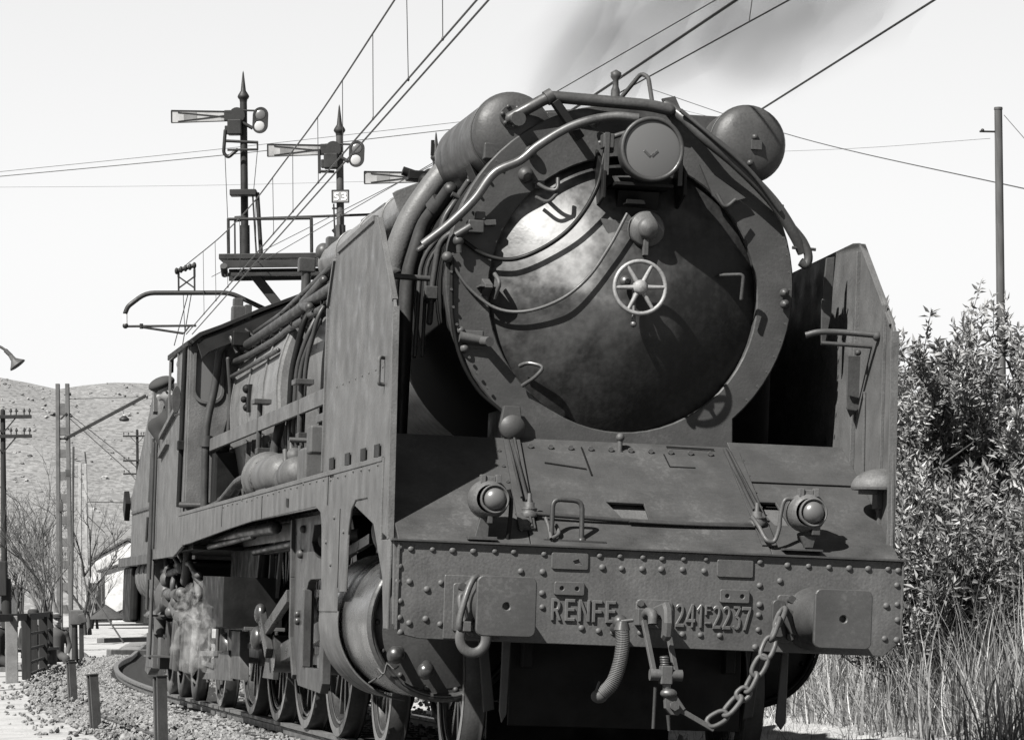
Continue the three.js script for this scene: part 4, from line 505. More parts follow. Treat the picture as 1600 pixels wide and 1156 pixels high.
  part('hanger', [bar([-1.05, 1.55, -10.55], [-1.05, 0.85, -10.9], 0.03, 0.09), bar([-1.05, 1.5, -9.75], [-1.05, 1.0, -9.86], 0.03, 0.07), bar([-1.05, 1.52, -9.1], [-1.05, 0.95, -9.45], 0.03, 0.08), bar([-1.1, 1.51, -9.7], [-1.1, 1.53, -7.0], 0.05, 0.06), ...[0, 1, 2, 3, 4].map((i) => bar([-0.98, 1.48, -10.3 + i * 0.16], [-0.98, 0.9, -10.4 + i * 0.16], 0.014, 0.03))], M.ironGrey, loco);
  // bracket plate that carries the motion
  part('motion_bracket', [plateX([[-6.1, 1.69], [-6.06, 1.25], [-6.0, 0.84], [-5.9, 0.6], [-5.6, 0.46], [-4.4, 0.43], [-4.3, 0.5], [-4.3, 1.69]], -1.27, 0.06, [[[-5.25, 0.6], [-5.3, 1.15], [-5.22, 1.21], [-5.1, 1.23], [-4.5, 1.23], [-4.5, 0.6]], [[-5.0, 1.62], [-5.1, 1.5], [-4.9, 1.4], [-4.5, 1.36], [-4.5, 1.62]]]), bar([-1.33, 1.68, -6.08], [-1.33, 1.25, -6.03], 0.06, 0.05), bar([-1.33, 1.25, -6.03], [-1.33, 0.8, -5.97], 0.06, 0.05), bar([-1.33, 0.8, -5.97], [-1.33, 0.52, -5.72], 0.06, 0.05), bar([-1.32, 0.6, -5.26], [-1.32, 1.16, -5.3], 0.06, 0.05), sph(0.03, -1.34, 0.98, -5.66), sph(0.03, -1.34, 0.93, -5.65), sph(0.035, -1.34, 1.42, -5.6), sph(0.03, -1.34, 1.6, -5.5)], M.paint, loco);
  part('lubricator', [sph(0.07, -1.2, 1.55, -4.7, 1, 1.5, 1), rod([-1.3, 1.5, -4.8], [-1.05, 1.55, -4.6], 0.05), sph(0.06, -1.12, 1.42, -1.25), sph(0.045, -1.25, 1.45, -1.35), bx(0.3, 0.06, 0.9, -1.2, 1.4, -1.4), bar([-1.1, 1.36, -1.9], [-1.2, 1.3, -0.4], 0.05, 0.1)], M.grey, loco);
  part('underfloor_pipe', [pipe([[-1.25, 1.62, -15.2], [-1.25, 1.63, -12.0], [-1.3, 1.66, -9.9], [-1.3, 1.655, -7.5]], 0.05, 0.3), pipe([[-1.3, 1.58, -14.0], [-1.3, 1.6, -11.2], [-1.3, 1.62, -9.0]], 0.03, 0.3), pipe([[-1.2, 1.5, -9.7], [-1.2, 1.53, -7.0]], 0.03)], M.pipe, loco);
  // ashpan, step and sanding plates below the firebox
  part('ashpan', [plateX([[-11.0, 1.3], [-9.3, 1.28], [-9.3, 0.86], [-11.0, 0.84]], -1.0, 0.5), bx(0.4, 0.5, 2.4, -0.8, 1.35, -12.2)], M.dark, loco);
  part('chute', [plateX([[-11.4, 1.1], [-10.85, 1.08], [-9.3, 0.865], [-11.4, 0.855]], -1.22, 0.1), bx(0.34, 0.03, 2.1, -1.15, 0.855, -10.3)], M.grey, loco);
  part('step_plate', [plateX([[-10.4, 0.83], [-9.75, 0.83], [-9.65, 0.42], [-10.3, 0.42]], -1.22, 0.08), plateX([[-12.6, 0.37], [-11.6, 0.6], [-10.5, 0.66], [-10.3, 0.4]], -1.26, 0.05), bar([-1.2, 0.71, -9.7], [-1.2, 0.71, -8.7], 0.08, 0.04), plateX([[-9.3, 0.45], [-9.0, 0.72], [-8.5, 0.72], [-8.6, 0.45]], -1.1, 0.05)], M.grey, loco);
  // injector and its plumbing ahead of the cab steps
  part('injector', [sph(0.1, -1.36, 1.17, -16.9, 1, 1, 1.5), sph(0.11, -1.36, 1.13, -16.1, 1, 1.6, 1.6), sph(0.07, -1.36, 1.31, -16.0, 1, 1.2, 1.2), new THREE.TorusGeometry(0.07, 0.03, 8, 18).rotateY(1.2).translate(-1.37, 1.25, -15.0), rod([-1.36, 1.17, -17.2], [-1.36, 1.15, -14.6], 0.06), rod([-1.36, 1.1, -15.6], [-1.36, 0.98, -16.3], 0.08), rod([-1.4, 0.945, -17.4], [-1.38, 0.95, -15.9], 0.045), sph(0.07, -1.36, 1.08, -14.8), sph(0.055, -1.36, 1.17, -14.4), rod([-1.36, 1.05, -15.2], [-1.36, 0.94, -14.7], 0.05), sph(0.06, -1.38, 0.98, -15.2), rod([-1.36, 1.0, -16.5], [-1.36, 0.75, -16.5], 0.07)], M.grey, loco);
  part('injector_pipe', [rod([-1.35, 1.4, -17.6], [-1.35, 1.39, -15.8], 0.04), rod([-1.35, 1.36, -16.2], [-1.35, 1.41, -14.3], 0.035), sph(0.06, -1.36, 1.41, -14.4), pipe([[-1.34, 1.65, -14.1], [-1.34, 1.4, -14.12], [-1.34, 1.28, -14.3]], 0.045, 0.1), pipe([[-1.34, 1.45, -14.1], [-1.34, 1.45, -13.8], [-1.34, 1.34, -13.3], [-1.34, 1.33, -12.9]], 0.03, 0.3), pipe([[-1.33, 1.33, -13.4], [-1.28, 1.2, -12.6], [-1.24, 1.06, -10.9]], 0.034, 0.2), pipe([[-1.32, 1.38, -13.6], [-1.32, 1.2, -13.2], [-1.32, 1.14, -13.1]], 0.03, 0.1), rod([-1.34, 1.56, -15.6], [-1.34, 1.42, -14.8], 0.025), rod([-1.34, 1.57, -14.95], [-1.34, 1.44, -14.4], 0.025), rod([-1.35, 1.52, -16.2], [-1.35, 1.4, -16.1], 0.03), pipe([[-1.28, 1.05, -10.75], [-1.28, 0.95, -10.7], [-1.28, 0.7, -10.4]], 0.014, 0.1), sph(0.05, -1.28, 1.02, -10.75), sph(0.04, -1.3, 0.92, -10.85)], M.grey, loco);
  part('sand_pipe', [0, 1, 2, 3, 4, 5].map((i) => rod([-1.3, 0.9, -13.4 - i * 0.5], [-1.3, 0.42, -13.6 - i * 0.5], 0.04 + 0.02 * (i % 2))).concat([rod([-1.3, 0.9, -12.15], [-1.3, 0.35, -12.2], 0.016), rod([-1.3, 0.9, -11.5], [-1.3, 0.4, -11.5], 0.016), bar([-1.3, 0.6, -12.8], [-1.3, 0.62, -11.3], 0.05, 0.05), bar([-1.3, 0.52, -12.6], [-1.3, 0.5, -11.6], 0.05, 0.04)]), M.grey, loco);
}

// ------------------------------------------------------------------ tender
{
  const t = thing('tender', 'sooty locomotive tender coupled behind the cab with a dark skirt', 'tender', [0, 0, -15.9], 0); t.rotation.order = 'YXZ'; t.rotation.set(0, 0, -CANT);
  const z = (a) => a + 15.9;
  part('tank', [plateX([[-16.05, 1.53], [-16.05, 3.0], [-16.2, 3.3], [-16.65, 3.35], [-16.85, 3.2], [-17.4, 2.95], [-18.95, 2.27], [-19.5, 2.2], [-19.35, 2.12], [-18.9, 2.05], [-18.9, 1.6], [-20.1, 1.53]].map(([a, b]) => [z(a), b]), 1.5, 3.0, [], 0.02)], M.side, t);
  part('tank_strip', [bar([-1.515, 1.52, z(-16.05)], [-1.515, 1.52, z(-20.1)], 0.04, 0.1), bx(0.02, 0.03, 2.8, -1.505, 2.05, z(-17.4)), bar([-1.52, 3.0, z(-16.15)], [-1.52, 3.3, z(-16.3)], 0.05, 0.06), rod([-1.53, 2.6, z(-16.3)], [-1.53, 2.1, z(-16.4)], 0.015), rod([-1.53, 1.95, z(-16.5)], [-1.53, 1.7, z(-16.6)], 0.015)], M.paint, t);
  part('lamp_iron', [bx(0.06, 0.22, 0.3, -1.53, 2.14, z(-19.25), 0.5)], M.dark, t);
  part('skirt', [plateX([[-16.0, 1.46], [-20.1, 1.48], [-20.1, 1.0], [-19.95, 0.88], [-19.7, 0.85], [-17.0, 0.85], [-16.4, 0.9]].map(([a, b]) => [z(a), b]), -1.3, 0.05), bx(2.6, 0.6, 4.0, 0, 1.2, z(-18.0)), bx(0.1, 0.62, 1.1, -1.42, 1.17, z(-19.6), 0, 0, 0, 0.04)], M.dark, t);
  part('curved_tank', [new THREE.CylinderGeometry(0.3, 0.3, 2.2, 28).rotateX(Math.PI / 2).translate(-1.16, 1.36, z(-17.6)), ...[0, 1, 2].map((i) => new THREE.TorusGeometry(0.303, 0.012, 6, 28).translate(-1.16, 1.36, z(-17.0 - i * 0.6)))], M.side, t);
  for (const zz of [-17.2, -18.7, -20.0]) for (const s of [-1, 1]) {
    const o = part('tender_wheel', [latheX([[0.0001, -0.03], [0.36, -0.02], [0.36, 0.03], [0.0001, 0.05]], s * 0.86, 0.57, z(zz), 40)], M.dark, t); part('tyre', [latheX([[0.36, -0.06], [0.5, -0.06], [0.505, 0.03], [0.53, 0.05], [0.36, 0.06], [0.36, -0.06]], s * 0.86, 0.57, z(zz), 40)], M.wheelrim, o);
  }
  part('tender_frame', [bx(0.05, 0.4, 4.2, -1.08, 0.85, z(-18.2)), bx(0.05, 0.4, 4.2, 1.08, 0.85, z(-18.2)), plateX([[-18.6, 0.9], [-18.1, 0.9], [-18.0, 0.4], [-18.5, 0.3], [-18.9, 0.34], [-18.75, 0.5]].map(([a, b]) => [z(a), b]), -1.2, 0.1)], M.paint, t);
}

// ------------------------------------------------------------------ ground, track, ballast
const smooth = (a, b, x) => { const t = clamp((x - a) / (b - a)); return t * t * (3 - 2 * t); };
const trackX = (z) => { const d = Math.max(0, -z - 19); return d < 30 ? 0.0021 * d * d : 1.89 + 0.1 * (d - 30) - 0.0001 * (d - 30); };
function groundY(x, z) {
  const dx = x - trackX(z), lump = 0.05 * fbm(x * 0.5, z * 0.3, 4, 200) + 0.018 * fbm(x * 3, z * 2, 2, 210);
  let y = -0.16 + lump; if (dx > -2.4 && dx < 2.4) y += 0.02;
  if (dx > 3) y += 0.28 * smooth(3, 8, dx) + 0.5 * smooth(8, 30, dx);
  if (z < -70) y += 0.5 * smooth(70, 160, -z) * (0.6 + fbm(x * 0.05, z * 0.05, 2, 220));
  return y;
}
function sheet(x0, x1, z0, z1, nx, nz, fn, zpow = 1) {
  const pos = [], idx = []; for (let j = 0; j <= nz; j++) for (let i = 0; i <= nx; i++) { const z = z0 + (z1 - z0) * Math.pow(j / nz, zpow), x = x0 + (x1 - x0) * i / nx; pos.push(x, fn(x, z), z); }
  for (let j = 0; j < nz; j++) for (let i = 0; i < nx; i++) { const a = j * (nx + 1) + i, b = a + nx + 1; idx.push(a, a + 1, b, a + 1, b + 1, b); }
  const g = new THREE.BufferGeometry(); g.setAttribute('position', new THREE.Float32BufferAttribute(pos, 3)); g.setIndex(idx); g.computeVertexNormals(); return g;
}
M.soil = mat('pale dry earth', 0.24, { map: 'ground', rough: 1, bump: 0.015 });
M.stone = mat('ballast stone', 0.14, { map: 'ground', rough: 0.95, bump: 0.004 });
M.ballast = mat('ballast bed', 0.12, { map: 'ground', rough: 1, bump: 0.03 });
lone('ground', [sheet(-40, 40, 26, -130, 160, 300, groundY), ], M.soil, 'pale dry earth around the track', null, null, 'structure', 0.25);
lone('terrain', [sheet(-700, 900, -129, -1200, 60, 60, (x, z) => groundY(x, -130) * 0 - 0.05 + 0.6 * fbm(x * 0.01, z * 0.01, 3, 230)), sheet(-900, -39.5, 60, -130, 30, 20, () => -0.2), sheet(39.5, 900, 60, -130, 30, 20, () => 0.5), sheet(-39.5, 39.5, 400, 25.8, 10, 20, () => -0.15)], M.soil, 'flat dry land beyond the railway', null, null, 'structure', 0.1);
const track = new THREE.Group(); track.name = 'railway_track'; scene.add(track); tag(track, 'curving railway track under the locomotive', null, null, 'structure');
{
  const zs = []; for (let z = 14; z >= -120; z -= 1.5) zs.push(z);
  const prof = [[-0.036, 0], [0.036, 0], [0.036, -0.03], [0.012, -0.045], [0.01, -0.12], [0.065, -0.14], [0.065, -0.155], [-0.065, -0.155], [-0.065, -0.14], [-0.01, -0.12], [-0.012, -0.045], [-0.036, -0.03]];
  for (const s of [-1, 1]) {
    const pos = [], idx = [], n = prof.length; zs.forEach((z, j) => { const cx = trackX(z) + s * 0.871, cy = 0.07 - s * 0.871 * CANT; prof.forEach(([a, b]) => pos.push(cx + a, cy + b, z)); if (j) for (let k = 0; k < n; k++) { const a = (j - 1) * n + k, b = (j - 1) * n + (k + 1) % n; idx.push(a, b, a + n, b, b + n, a + n); } });
    const g = new THREE.BufferGeometry(); g.setAttribute('position', new THREE.Float32BufferAttribute(pos, 3)); g.setIndex(idx); part('rail', [norm(g.toNonIndexed(), true)], s < 0 ? mat('dusty rail steel', 0.12, { rough: 0.6, metal: 0.3 }) : M.railTop, track);
  }
  const bed = [[-1.95, -0.2], [-1.4, 0.0], [-0.9, -0.02], [0.9, -0.1], [1.5, -0.12], [2.1, -0.2]], pos = [], idx = [];
  zs.forEach((z, j) => { bed.forEach(([a, b]) => pos.push(trackX(z) + a, b + 0.02 * noise3(a * 3, z * 2, 5), z)); if (j) for (let k = 0; k < 5; k++) { const a = (j - 1) * 6 + k; idx.push(a, a + 1, a + 6, a + 1, a + 7, a + 6); } });
  const g = new THREE.BufferGeometry(); g.setAttribute('position', new THREE.Float32BufferAttribute(pos, 3)); g.setIndex(idx); g.computeVertexNormals(); part('ballast_bed', [g], M.ballast, track, 0.5);
  const sg = join([bx(2.5, 0.12, 0.24, 0, 0, 0)]); for (let z = 2; z > -62; z -= 0.66) { const o = part('sleeper', sg, M.darkwood, track); o.position.set(trackX(z), -0.085, z); o.rotation.set(0, rr(-0.02, 0.02), -CANT); o.scale.x = rr(0.97, 1.03); }
  // stones
  const variants = [0, 1, 2].map((v) => { const s = new THREE.IcosahedronGeometry(0.034, 1), p = s.attributes.position; for (let i = 0; i < p.count; i++) { const f = 0.8 + 0.5 * noise3(p.getX(i) * 20 + v * 9, p.getY(i) * 20, p.getZ(i) * 20); p.setXYZ(i, p.getX(i) * f, p.getY(i) * f * 0.75, p.getZ(i) * f); } return boxUV(norm(s, true), 3); });
  const N = 9000, m = new THREE.Matrix4(), q = new THREE.Quaternion(), c = new THREE.Color();
  variants.forEach((g, v) => {
    const im = finish(new THREE.InstancedMesh(g, M.stone, N)); im.name = numbered('ballast_stones'); tag(im, null, null, null, 'stuff');
    for (let i = 0; i < N; i++) {
      const z = 4 - 62 * Math.pow(rnd(), 1.0), a = rnd() < 0.85 ? -(0.95 + 1.25 * Math.pow(rnd(), 0.8)) : rr(-0.85, 2.4), spill = rnd() < 0.06 ? -rr(0, 0.6) : 0, x = trackX(z) + a + spill;
      let y = a < -1.4 ? 0.0 + (-1.4 - a) * -0.25 : a < -0.9 ? 0 : -0.06; y = Math.max(y, groundY(x, z)); 
      q.setFromEuler(new THREE.Euler(rr(0, 6), rr(0, 6), rr(0, 6))); const k = rr(0.55, 1.25); m.compose(V(x, y + 0.005, z), q, V(k, k, k)); im.setMatrixAt(i, m); const t = rr(0.65, 1.3); im.setColorAt(i, c.setRGB(t, t, t));
    }
    scene.add(im); if (v === 0) im.userData.label = 'loose grey ballast stones beside the near rail'; else im.userData.label = ['', 'grey crushed stones heaped along the track edge', 'coarse broken stones of the track bed'][v];
  });
}

// ------------------------------------------------------------------ hillside
{
  const hx = (x) => 40.2 + 1.6 * Math.exp(-(((x - 21) / 8) ** 2)) - 1.2 * Math.exp(-(((x - 36) / 4) ** 2)) + 0.9 * fbm(x * 0.12, 0, 4, 300) - 14 * smooth(80, 260, x);
  const n = 1024, d = new Uint8Array(n * n * 4);                       // scrub and pale rock seen from half a kilometre
  for (let j = 0; j < n; j++) for (let i = 0; i < n; i++) { const u = i / n, v = j / n, a = tileNoise(u, v, 6, 4, 310), b = tileNoise(u, v, 44, 3, 320), k = tileNoise(u, v, 110, 2, 330); let g = 0.6 + 0.4 * a - 0.28 * smooth(-0.12, 0.2, b + 0.5 * k + 0.5 * a) + 0.2 * k; g = clamp(g, 0.1, 1); const o = (j * n + i) * 4; d[o] = d[o + 1] = d[o + 2] = g * 255; d[o + 3] = 255; }
  const t = new THREE.DataTexture(d, n, n); t.wrapS = t.wrapT = THREE.RepeatWrapping; t.magFilter = THREE.LinearFilter; t.minFilter = THREE.LinearMipmapLinearFilter; t.generateMipmaps = true; t.needsUpdate = true;
  const m = new THREE.MeshStandardMaterial({ color: new THREE.Color().setRGB(0.155, 0.155, 0.155), map: t, roughness: 1, bumpMap: t, bumpScale: 0.2 }); m.name = 'scrubby hillside';
  const o = lone('hill', [sheet(-400, 700, -300, -620, 220, 60, (x, z) => { const u = (-300 - z) / 320, r = 1.0 * fbm(x * 0.12, z * 0.05, 3, 340); return -1 + (hx(x) + 1) * (0.55 * u + 0.45 * smooth(0, 1, u)) + r * 3.6 * u * (1.15 - u); })], m, 'pale scrub-covered hillside beyond the station', null, null, 'structure');
  const p = o.geometry.attributes.position, uv = o.geometry.attributes.uv; for (let i = 0; i < p.count; i++) uv.setXY(i, p.getX(i) / 55, (p.getY(i) * 2.4 - p.getZ(i) * 0.12) / 55);
  // bushes standing on the slope
  const bg = new THREE.IcosahedronGeometry(1, 1), bp = bg.attributes.position; for (let i = 0; i < bp.count; i++) { const f = 0.8 + 0.45 * noise3(bp.getX(i) * 2, bp.getY(i) * 2, bp.getZ(i) * 2 + 4); bp.setXYZ(i, bp.getX(i) * f, bp.getY(i) * f * 0.8, bp.getZ(i) * f); }
  const im = finish(new THREE.InstancedMesh(boxUV(norm(bg, true)), mat('dry scrub', 0.1, { map: null, rough: 1 }), 700)), mm = new THREE.Matrix4(), q = new THREE.Quaternion(), c = new THREE.Color(); im.name = 'hillside_scrub'; tag(im, 'scattered scrub bushes dotting the hillside', null, null, 'stuff');
  for (let i = 0; i < 700; i++) { const x = rr(-20, 75), z = -305 - 300 * Math.sqrt(rnd()), u = (-300 - z) / 320, r = 1.0 * fbm(x * 0.12, z * 0.05, 3, 340), y = -1 + (hx(x) + 1) * (0.55 * u + 0.45 * smooth(0, 1, u)) + r * 3.6 * u * (1.15 - u); const k = rr(0.12, 0.38) * (rnd() < 0.05 ? 2 : 1); q.setFromEuler(new THREE.Euler(0, rr(0, 6), 0)); mm.compose(V(x, y + k * 0.3, z), q, V(k * rr(0.8, 1.4), k, k)); im.setMatrixAt(i, mm); const t2 = rr(0.5, 1.6); im.setColorAt(i, c.setRGB(t2, t2, t2)); }
  scene.add(im);
}

// ------------------------------------------------------------------ overhead line
function wire(pts, r, label, category = 'overhead wire', group) { return lone('overhead_wire', [tube(pts, r, 5, false, Math.max(8, pts.length * 8))], M.wire, label, category, group); }
wire([[-0.55, 5.58, 14.32], [1.24, 5.63, -39.57]], 0.009, 'lower left strand of the paired contact wire running from the top edge to the cantilever'); 
wire([[-0.47, 5.58, 14.32], [1.34, 5.63, -39.57]], 0.009, 'right strand of the paired contact wire crossing above the middle semaphore');
const messenger = new THREE.CatmullRomCurve3([[-0.3, 6.75, 7], [0.14, 6.52, -6.4], [0.31, 6.41, -11.6], [0.51, 6.31, -17.5], [0.64, 6.3, -21.6], [0.78, 6.31, -25.8], [0.95, 6.43, -30.9], [1.24, 6.78, -39.5]].map((p) => V(...p)));
wire(messenger.getPoints(40).map((p) => p.toArray()), 0.009, 'sagging messenger wire that the thin droppers hang from at upper left');
let dn = 0; const ORD = ['first', 'second', 'third', 'fourth', 'fifth', 'sixth', 'seventh', 'eighth', 'ninth', 'tenth', 'eleventh', 'twelfth'];
for (const [p, y] of [[[0.18, 5.60, -7.73], 6.76], [[0.26, 5.60, -9.96], 6.74], [[0.34, 5.61, -12.52], 6.71], [[0.43, 5.61, -15.17], 6.64], [[0.51, 5.61, -17.59], 6.56], [[0.60, 5.61, -20.43], 6.51], [[0.69, 5.62, -23], 6.49], [[0.77, 5.62, -25.52], 6.51], [[0.86, 5.62, -28.12], 6.54], [[0.94, 5.62, -30.41], 6.58], [[1.01, 5.62, -32.67], 6.63], [[1.1, 5.63, -35.28], 6.69]]) { const top = messenger.getPoints(400).reduce((q, r) => (Math.abs(r.z - p[2]) < Math.abs(q.z - p[2]) ? r : q)); tag(lone('dropper', [rod(p, top.toArray(), 0.004, 0.004, 4), sph(0.012, ...p, 1, 1.6, 1, 6)], M.wire), ORD[dn++] + ' thin vertical dropper on the sagging messenger wire, counted from the top edge', 'dropper wire', 'droppers hanging between messenger and contact wire'); }
wire([[3.75, 6.60, -2.97], [2.07, 6.60, -39.85]], 0.006, 'thin leftmost wire rising through the smoke above the engine');
wire([[2.65, 6.0, -2.29], [2.65, 6.0, -26.9]], 0.014, 'thick doubled wire rising from the whistle through the smoke');
wire([[2.87, 5.7, 0.35], [1.72, 5.7, -27.89]], 0.007, 'thin wire just right of the thick doubled one in the smoke');
lone('dropper', [rod([2.56, 5.7, -7.2], [2.65, 6.3, -7.2], 0.004, 0.004, 4)], M.wire, 'short dropper hanging among the wires in the smoke', 'dropper wire');
wire([[2.8, 5.4, 4.99], [4.4, 5.4, -35.25]], 0.0095, 'dark wire slanting up from the right drum to the top edge');
wire([[-1.86, 10.03, -55.43], [3.8, 10.52, -54.35], [8.93, 11.06, -53.38]], 0.009, 'lower of two cross wires passing behind the semaphores');
wire([[-1.75, 10.48, -58.46], [3.86, 11.01, -57.4], [9.48, 11.6, -56.33]], 0.006, 'upper thinner cross wire passing behind the semaphores');
wire([[-1.31, 11.62, -70.59], [4.37, 11.61, -69.51], [10.69, 11.7, -68.31]], 0.004, 'faint level wire at far left below the cross wires');
wire([[1.88, 6.77, -41.49], [3.79, 7.27, -28.91]], 0.006, 'slack wire slanting past the signal railing to the third semaphore');
wire([[22.57, 18.16, -96.59], [19.38, 12.66, -66.66], [15.68, 7.78, -36.83]], 0.012, 'wire falling from the drum to the tall pole on the right');
wire([[22.57, 17.73, -96.59], [21.18, 14.13, -76.5]], 0.006, 'short faint wire below the falling wire on the right');
wire([[17.01, 12.28, -67.11], [16.43, 10.5, -51.95], [14.83, 8.9, -38.01]], 0.004, 'faint level wire reaching the top of the tall pole');
wire([[14.74, 9.16, -37.0], [10.91, 5.94, -22.46]], 0.006, 'short stay wire right of the tall pole top');

// ------------------------------------------------------------------ signal gantry
{
  const px = 60 / 5600, gp = [2.22, 0, -39.38], g = thing('signal_gantry', 'bracket gantry carrying three semaphore signals with pointed finials behind the locomotive', 'signal gantry', gp, -YAW - 0.02);
  const X = (x) => (x - 388) * px, Y = (y, x = 388) => 1.13 + (941 - 0.01 * (x - 388) - y) * px;
  part('main_post', [rod([X(560), 0, 0.3], [X(560), Y(425), 0.3], 0.17, 0.14, 14), bar([X(405), Y(432), 0.25], [X(450), Y(490), 0.25], 0.16, 0.16), bar([X(450), Y(490), 0.25], [X(560), Y(560), 0.25], 0.16, 0.16)], M.iron, g);
  part('platform', [bx(4.6, 0.09, 1.1, X(352) + 2.3, Y(405), 0), bar([X(358), Y(417), 0.5], [X(780), Y(417), 0.5], 0.06, 0.12), bar([X(360), Y(433), 0.5], [X(780), Y(433), 0.5], 0.08, 0.06), bar([X(358), Y(425), -0.5], [X(780), Y(425), -0.5], 0.06, 0.2), rod([X(360), Y(432), 0.4], [X(360), Y(420), 0.6], 0.06)], M.iron, g);
  part('railing', [rod([X(367), Y(400), 0.5], [X(367), Y(346), 0.5], 0.025), rod([X(367), Y(347), 0.5], [X(496), Y(347), 0.5], 0.025), rod([X(496), Y(347), 0.5], [X(496), Y(400), 0.5], 0.028), rod([X(368), Y(337), -0.5], [X(384), Y(336), -0.5], 0.05), rod([X(384), Y(337), -0.5], [X(640), Y(331), -0.5], 0.022), rod([X(368), Y(400), -0.5], [X(368), Y(337), -0.5], 0.015), rod([X(532), Y(400), -0.5], [X(532), Y(322), -0.5], 0.012), rod([X(522), Y(322), -0.5], [X(536), Y(322), -0.5], 0.015), rod([X(525), Y(355), -0.4], [X(533), Y(365), -0.4], 0.05)], M.iron, g);
  function semaphore(cx, top, pale, base) {
    const x = X(cx), y = (p) => Y(p, cx), s = part('semaphore', [rod([x, y(base), 0], [x, y(base - 50), 0], 0.085, 0.085, 16), rod([x, y(base - 50), 0], [x, y(top + 45), 0], 0.064, 0.06, 16)], pale ? M.ironGrey : M.iron, g);
    part('finial', [latheY([[0.0001, 0.5], [0.012, 0.46], [0.045, 0.16], [0.09, 0.09], [0.1, 0.06], [0.085, 0.03], [0.07, 0.02], [0.06, -0.03]], x, y(top) - 0.5, 0, 20)], M.iron, s);
    const ay = y(top + 71), arm = part('signal_arm', [plateZ([[x - 1.215, ay + 0.1], [x - 0.25, ay + 0.07], [x - 0.25, ay - 0.08], [x - 1.215, ay - 0.1]], 0.03, 0.02)], mat('translucent pale arm enamel', 0.3, { map: 'dust', rough: 0.5, bump: 0 }), s);
    part('arm_stripe', [plateZ([[x - 1.0, ay + 0.093], [x - 0.78, ay + 0.088], [x - 0.78, ay - 0.088], [x - 1.0, ay - 0.093]], 0.034, 0.005, [], 0.001)], mat('faded arm stripe', 0.16, { bump: 0 }), arm);
    part('arm_stay', [bar([x - 1.21, ay + 0.105, 0.035], [x - 0.2, ay + 0.075, 0.035], 0.02, 0.014), bar([x - 1.21, ay - 0.105, 0.035], [x - 0.2, ay - 0.085, 0.035], 0.02, 0.014), bar([x - 1.1, ay + 0.07, 0.035], [x - 0.25, ay - 0.02, 0.035], 0.02, 0.012), bar([x - 1.1, ay - 0.08, 0.035], [x - 0.3, ay + 0.01, 0.035], 0.02, 0.012), bx(0.014, 0.2, 0.02, x - 1.21, ay, 0.035)], M.iron, arm);
    part('arm_pivot', [bx(0.2, 0.18, 0.12, x - 0.22, ay, 0.04), rod([x - 0.1, ay, 0.0], [x - 0.1, ay, 0.14], 0.13, 0.13, 18), bx(0.24, 0.26, 0.2, x - 0.14, ay - 0.2, 0.08), bx(0.1, 0.14, 0.12, x - 0.26, ay - 0.24, 0.05), rod([x - 0.05, ay - 0.1, 0.1], [x + 0.16, ay - 0.22, 0.1], 0.03), rod([x, ay + 0.08, 0.1], [x + 0.28, ay + 0.07, 0.1], 0.016)], M.iron, s);
    const sc = part('spectacle', [plateZ(roundRect(x + 0.16, ay - 0.31, x + 0.42, ay + 0.13, 0.13, 8).map(([a, b]) => [a + 0.05 * (b - ay + 0.1), b]), 0.13, 0.03, [circle(x + 0.295, ay - 0.0, 0.09, 18), circle(x + 0.275, ay - 0.19, 0.09, 18)])], M.iron, s);
    part('signal_lens', [new THREE.SphereGeometry(0.09, 16, 8).scale(1, 1, 0.3).translate(x + 0.295, ay, 0.115)], M.glass, sc); part('signal_lens', [new THREE.SphereGeometry(0.09, 16, 8).scale(1, 1, 0.3).translate(x + 0.275, ay - 0.19, 0.115)], mat('pale signal lens', 0.2, { map: null, rough: 0.2 }), sc);
    return s;
  }
  const s1 = semaphore(388, 110, false, 402), s2 = semaphore(538, 163, true, 402), s3 = semaphore(689, 206, false, 402);
  part('step_frame', [pipe([[X(360), Y(205), 0.1], [X(357), Y(240), 0.1], [X(364), Y(247), 0.1], [X(378), Y(235), 0.1]], 0.03, 0.05), rod([X(362), Y(222), 0.2], [X(412), Y(225), 0.2], 0.025), rod([X(364), Y(236), 0.2], [X(411), Y(236), 0.2], 0.02), rod([X(411), Y(224), 0.2], [X(411), Y(237), 0.2], 0.015), bx(0.44, 0.1, 0.3, X(388), Y(303), 0.15), rod([X(410), Y(303), 0.2], [X(415), Y(400), 0.2], 0.035), rod([X(403), Y(303), 0.25], [X(408), Y(400), 0.25], 0.015), rod([X(360), Y(240), 0.2], [X(366), Y(400), 0.3], 0.006), rod([X(411), Y(236), 0.2], [X(404), Y(303), 0.2], 0.006)], M.iron, s1);
  part('signal_wires', [rod([X(507), Y(235, 538), 0.1], [X(507), Y(272, 538), 0.1], 0.02), rod([X(508), Y(270), 0.1], [X(530), Y(271), 0.1], 0.025), rod([X(531), Y(400), 0.2], [X(529), Y(322), 0.2], 0.014)], M.iron, s2);
  // number plate
  const pl = part('number_plate', [bx(0.27, 0.2, 0.015, X(539), Y(308, 538), 0.1)], mat('pale number plate', 0.13, { map: null }), s2);
  part('plate_rim', [bx(0.285, 0.02, 0.025, X(539), Y(308, 538) + 0.1, 0.1), bx(0.285, 0.02, 0.025, X(539), Y(308, 538) - 0.1, 0.1), bx(0.02, 0.21, 0.025, X(539) - 0.138, Y(308, 538), 0.1), bx(0.02, 0.21, 0.025, X(539) + 0.138, Y(308, 538), 0.1)], M.iron, pl);
  ['S', '3'].forEach((ch, i) => { const t = new TextGeometry(ch, { font, size: 0.13, depth: 0.006, curveSegments: 4 }); t.translate(X(539) - 0.115 + i * 0.125, Y(308, 538) - 0.065, 0.109); part('letter', [t], M.white, pl); });
}

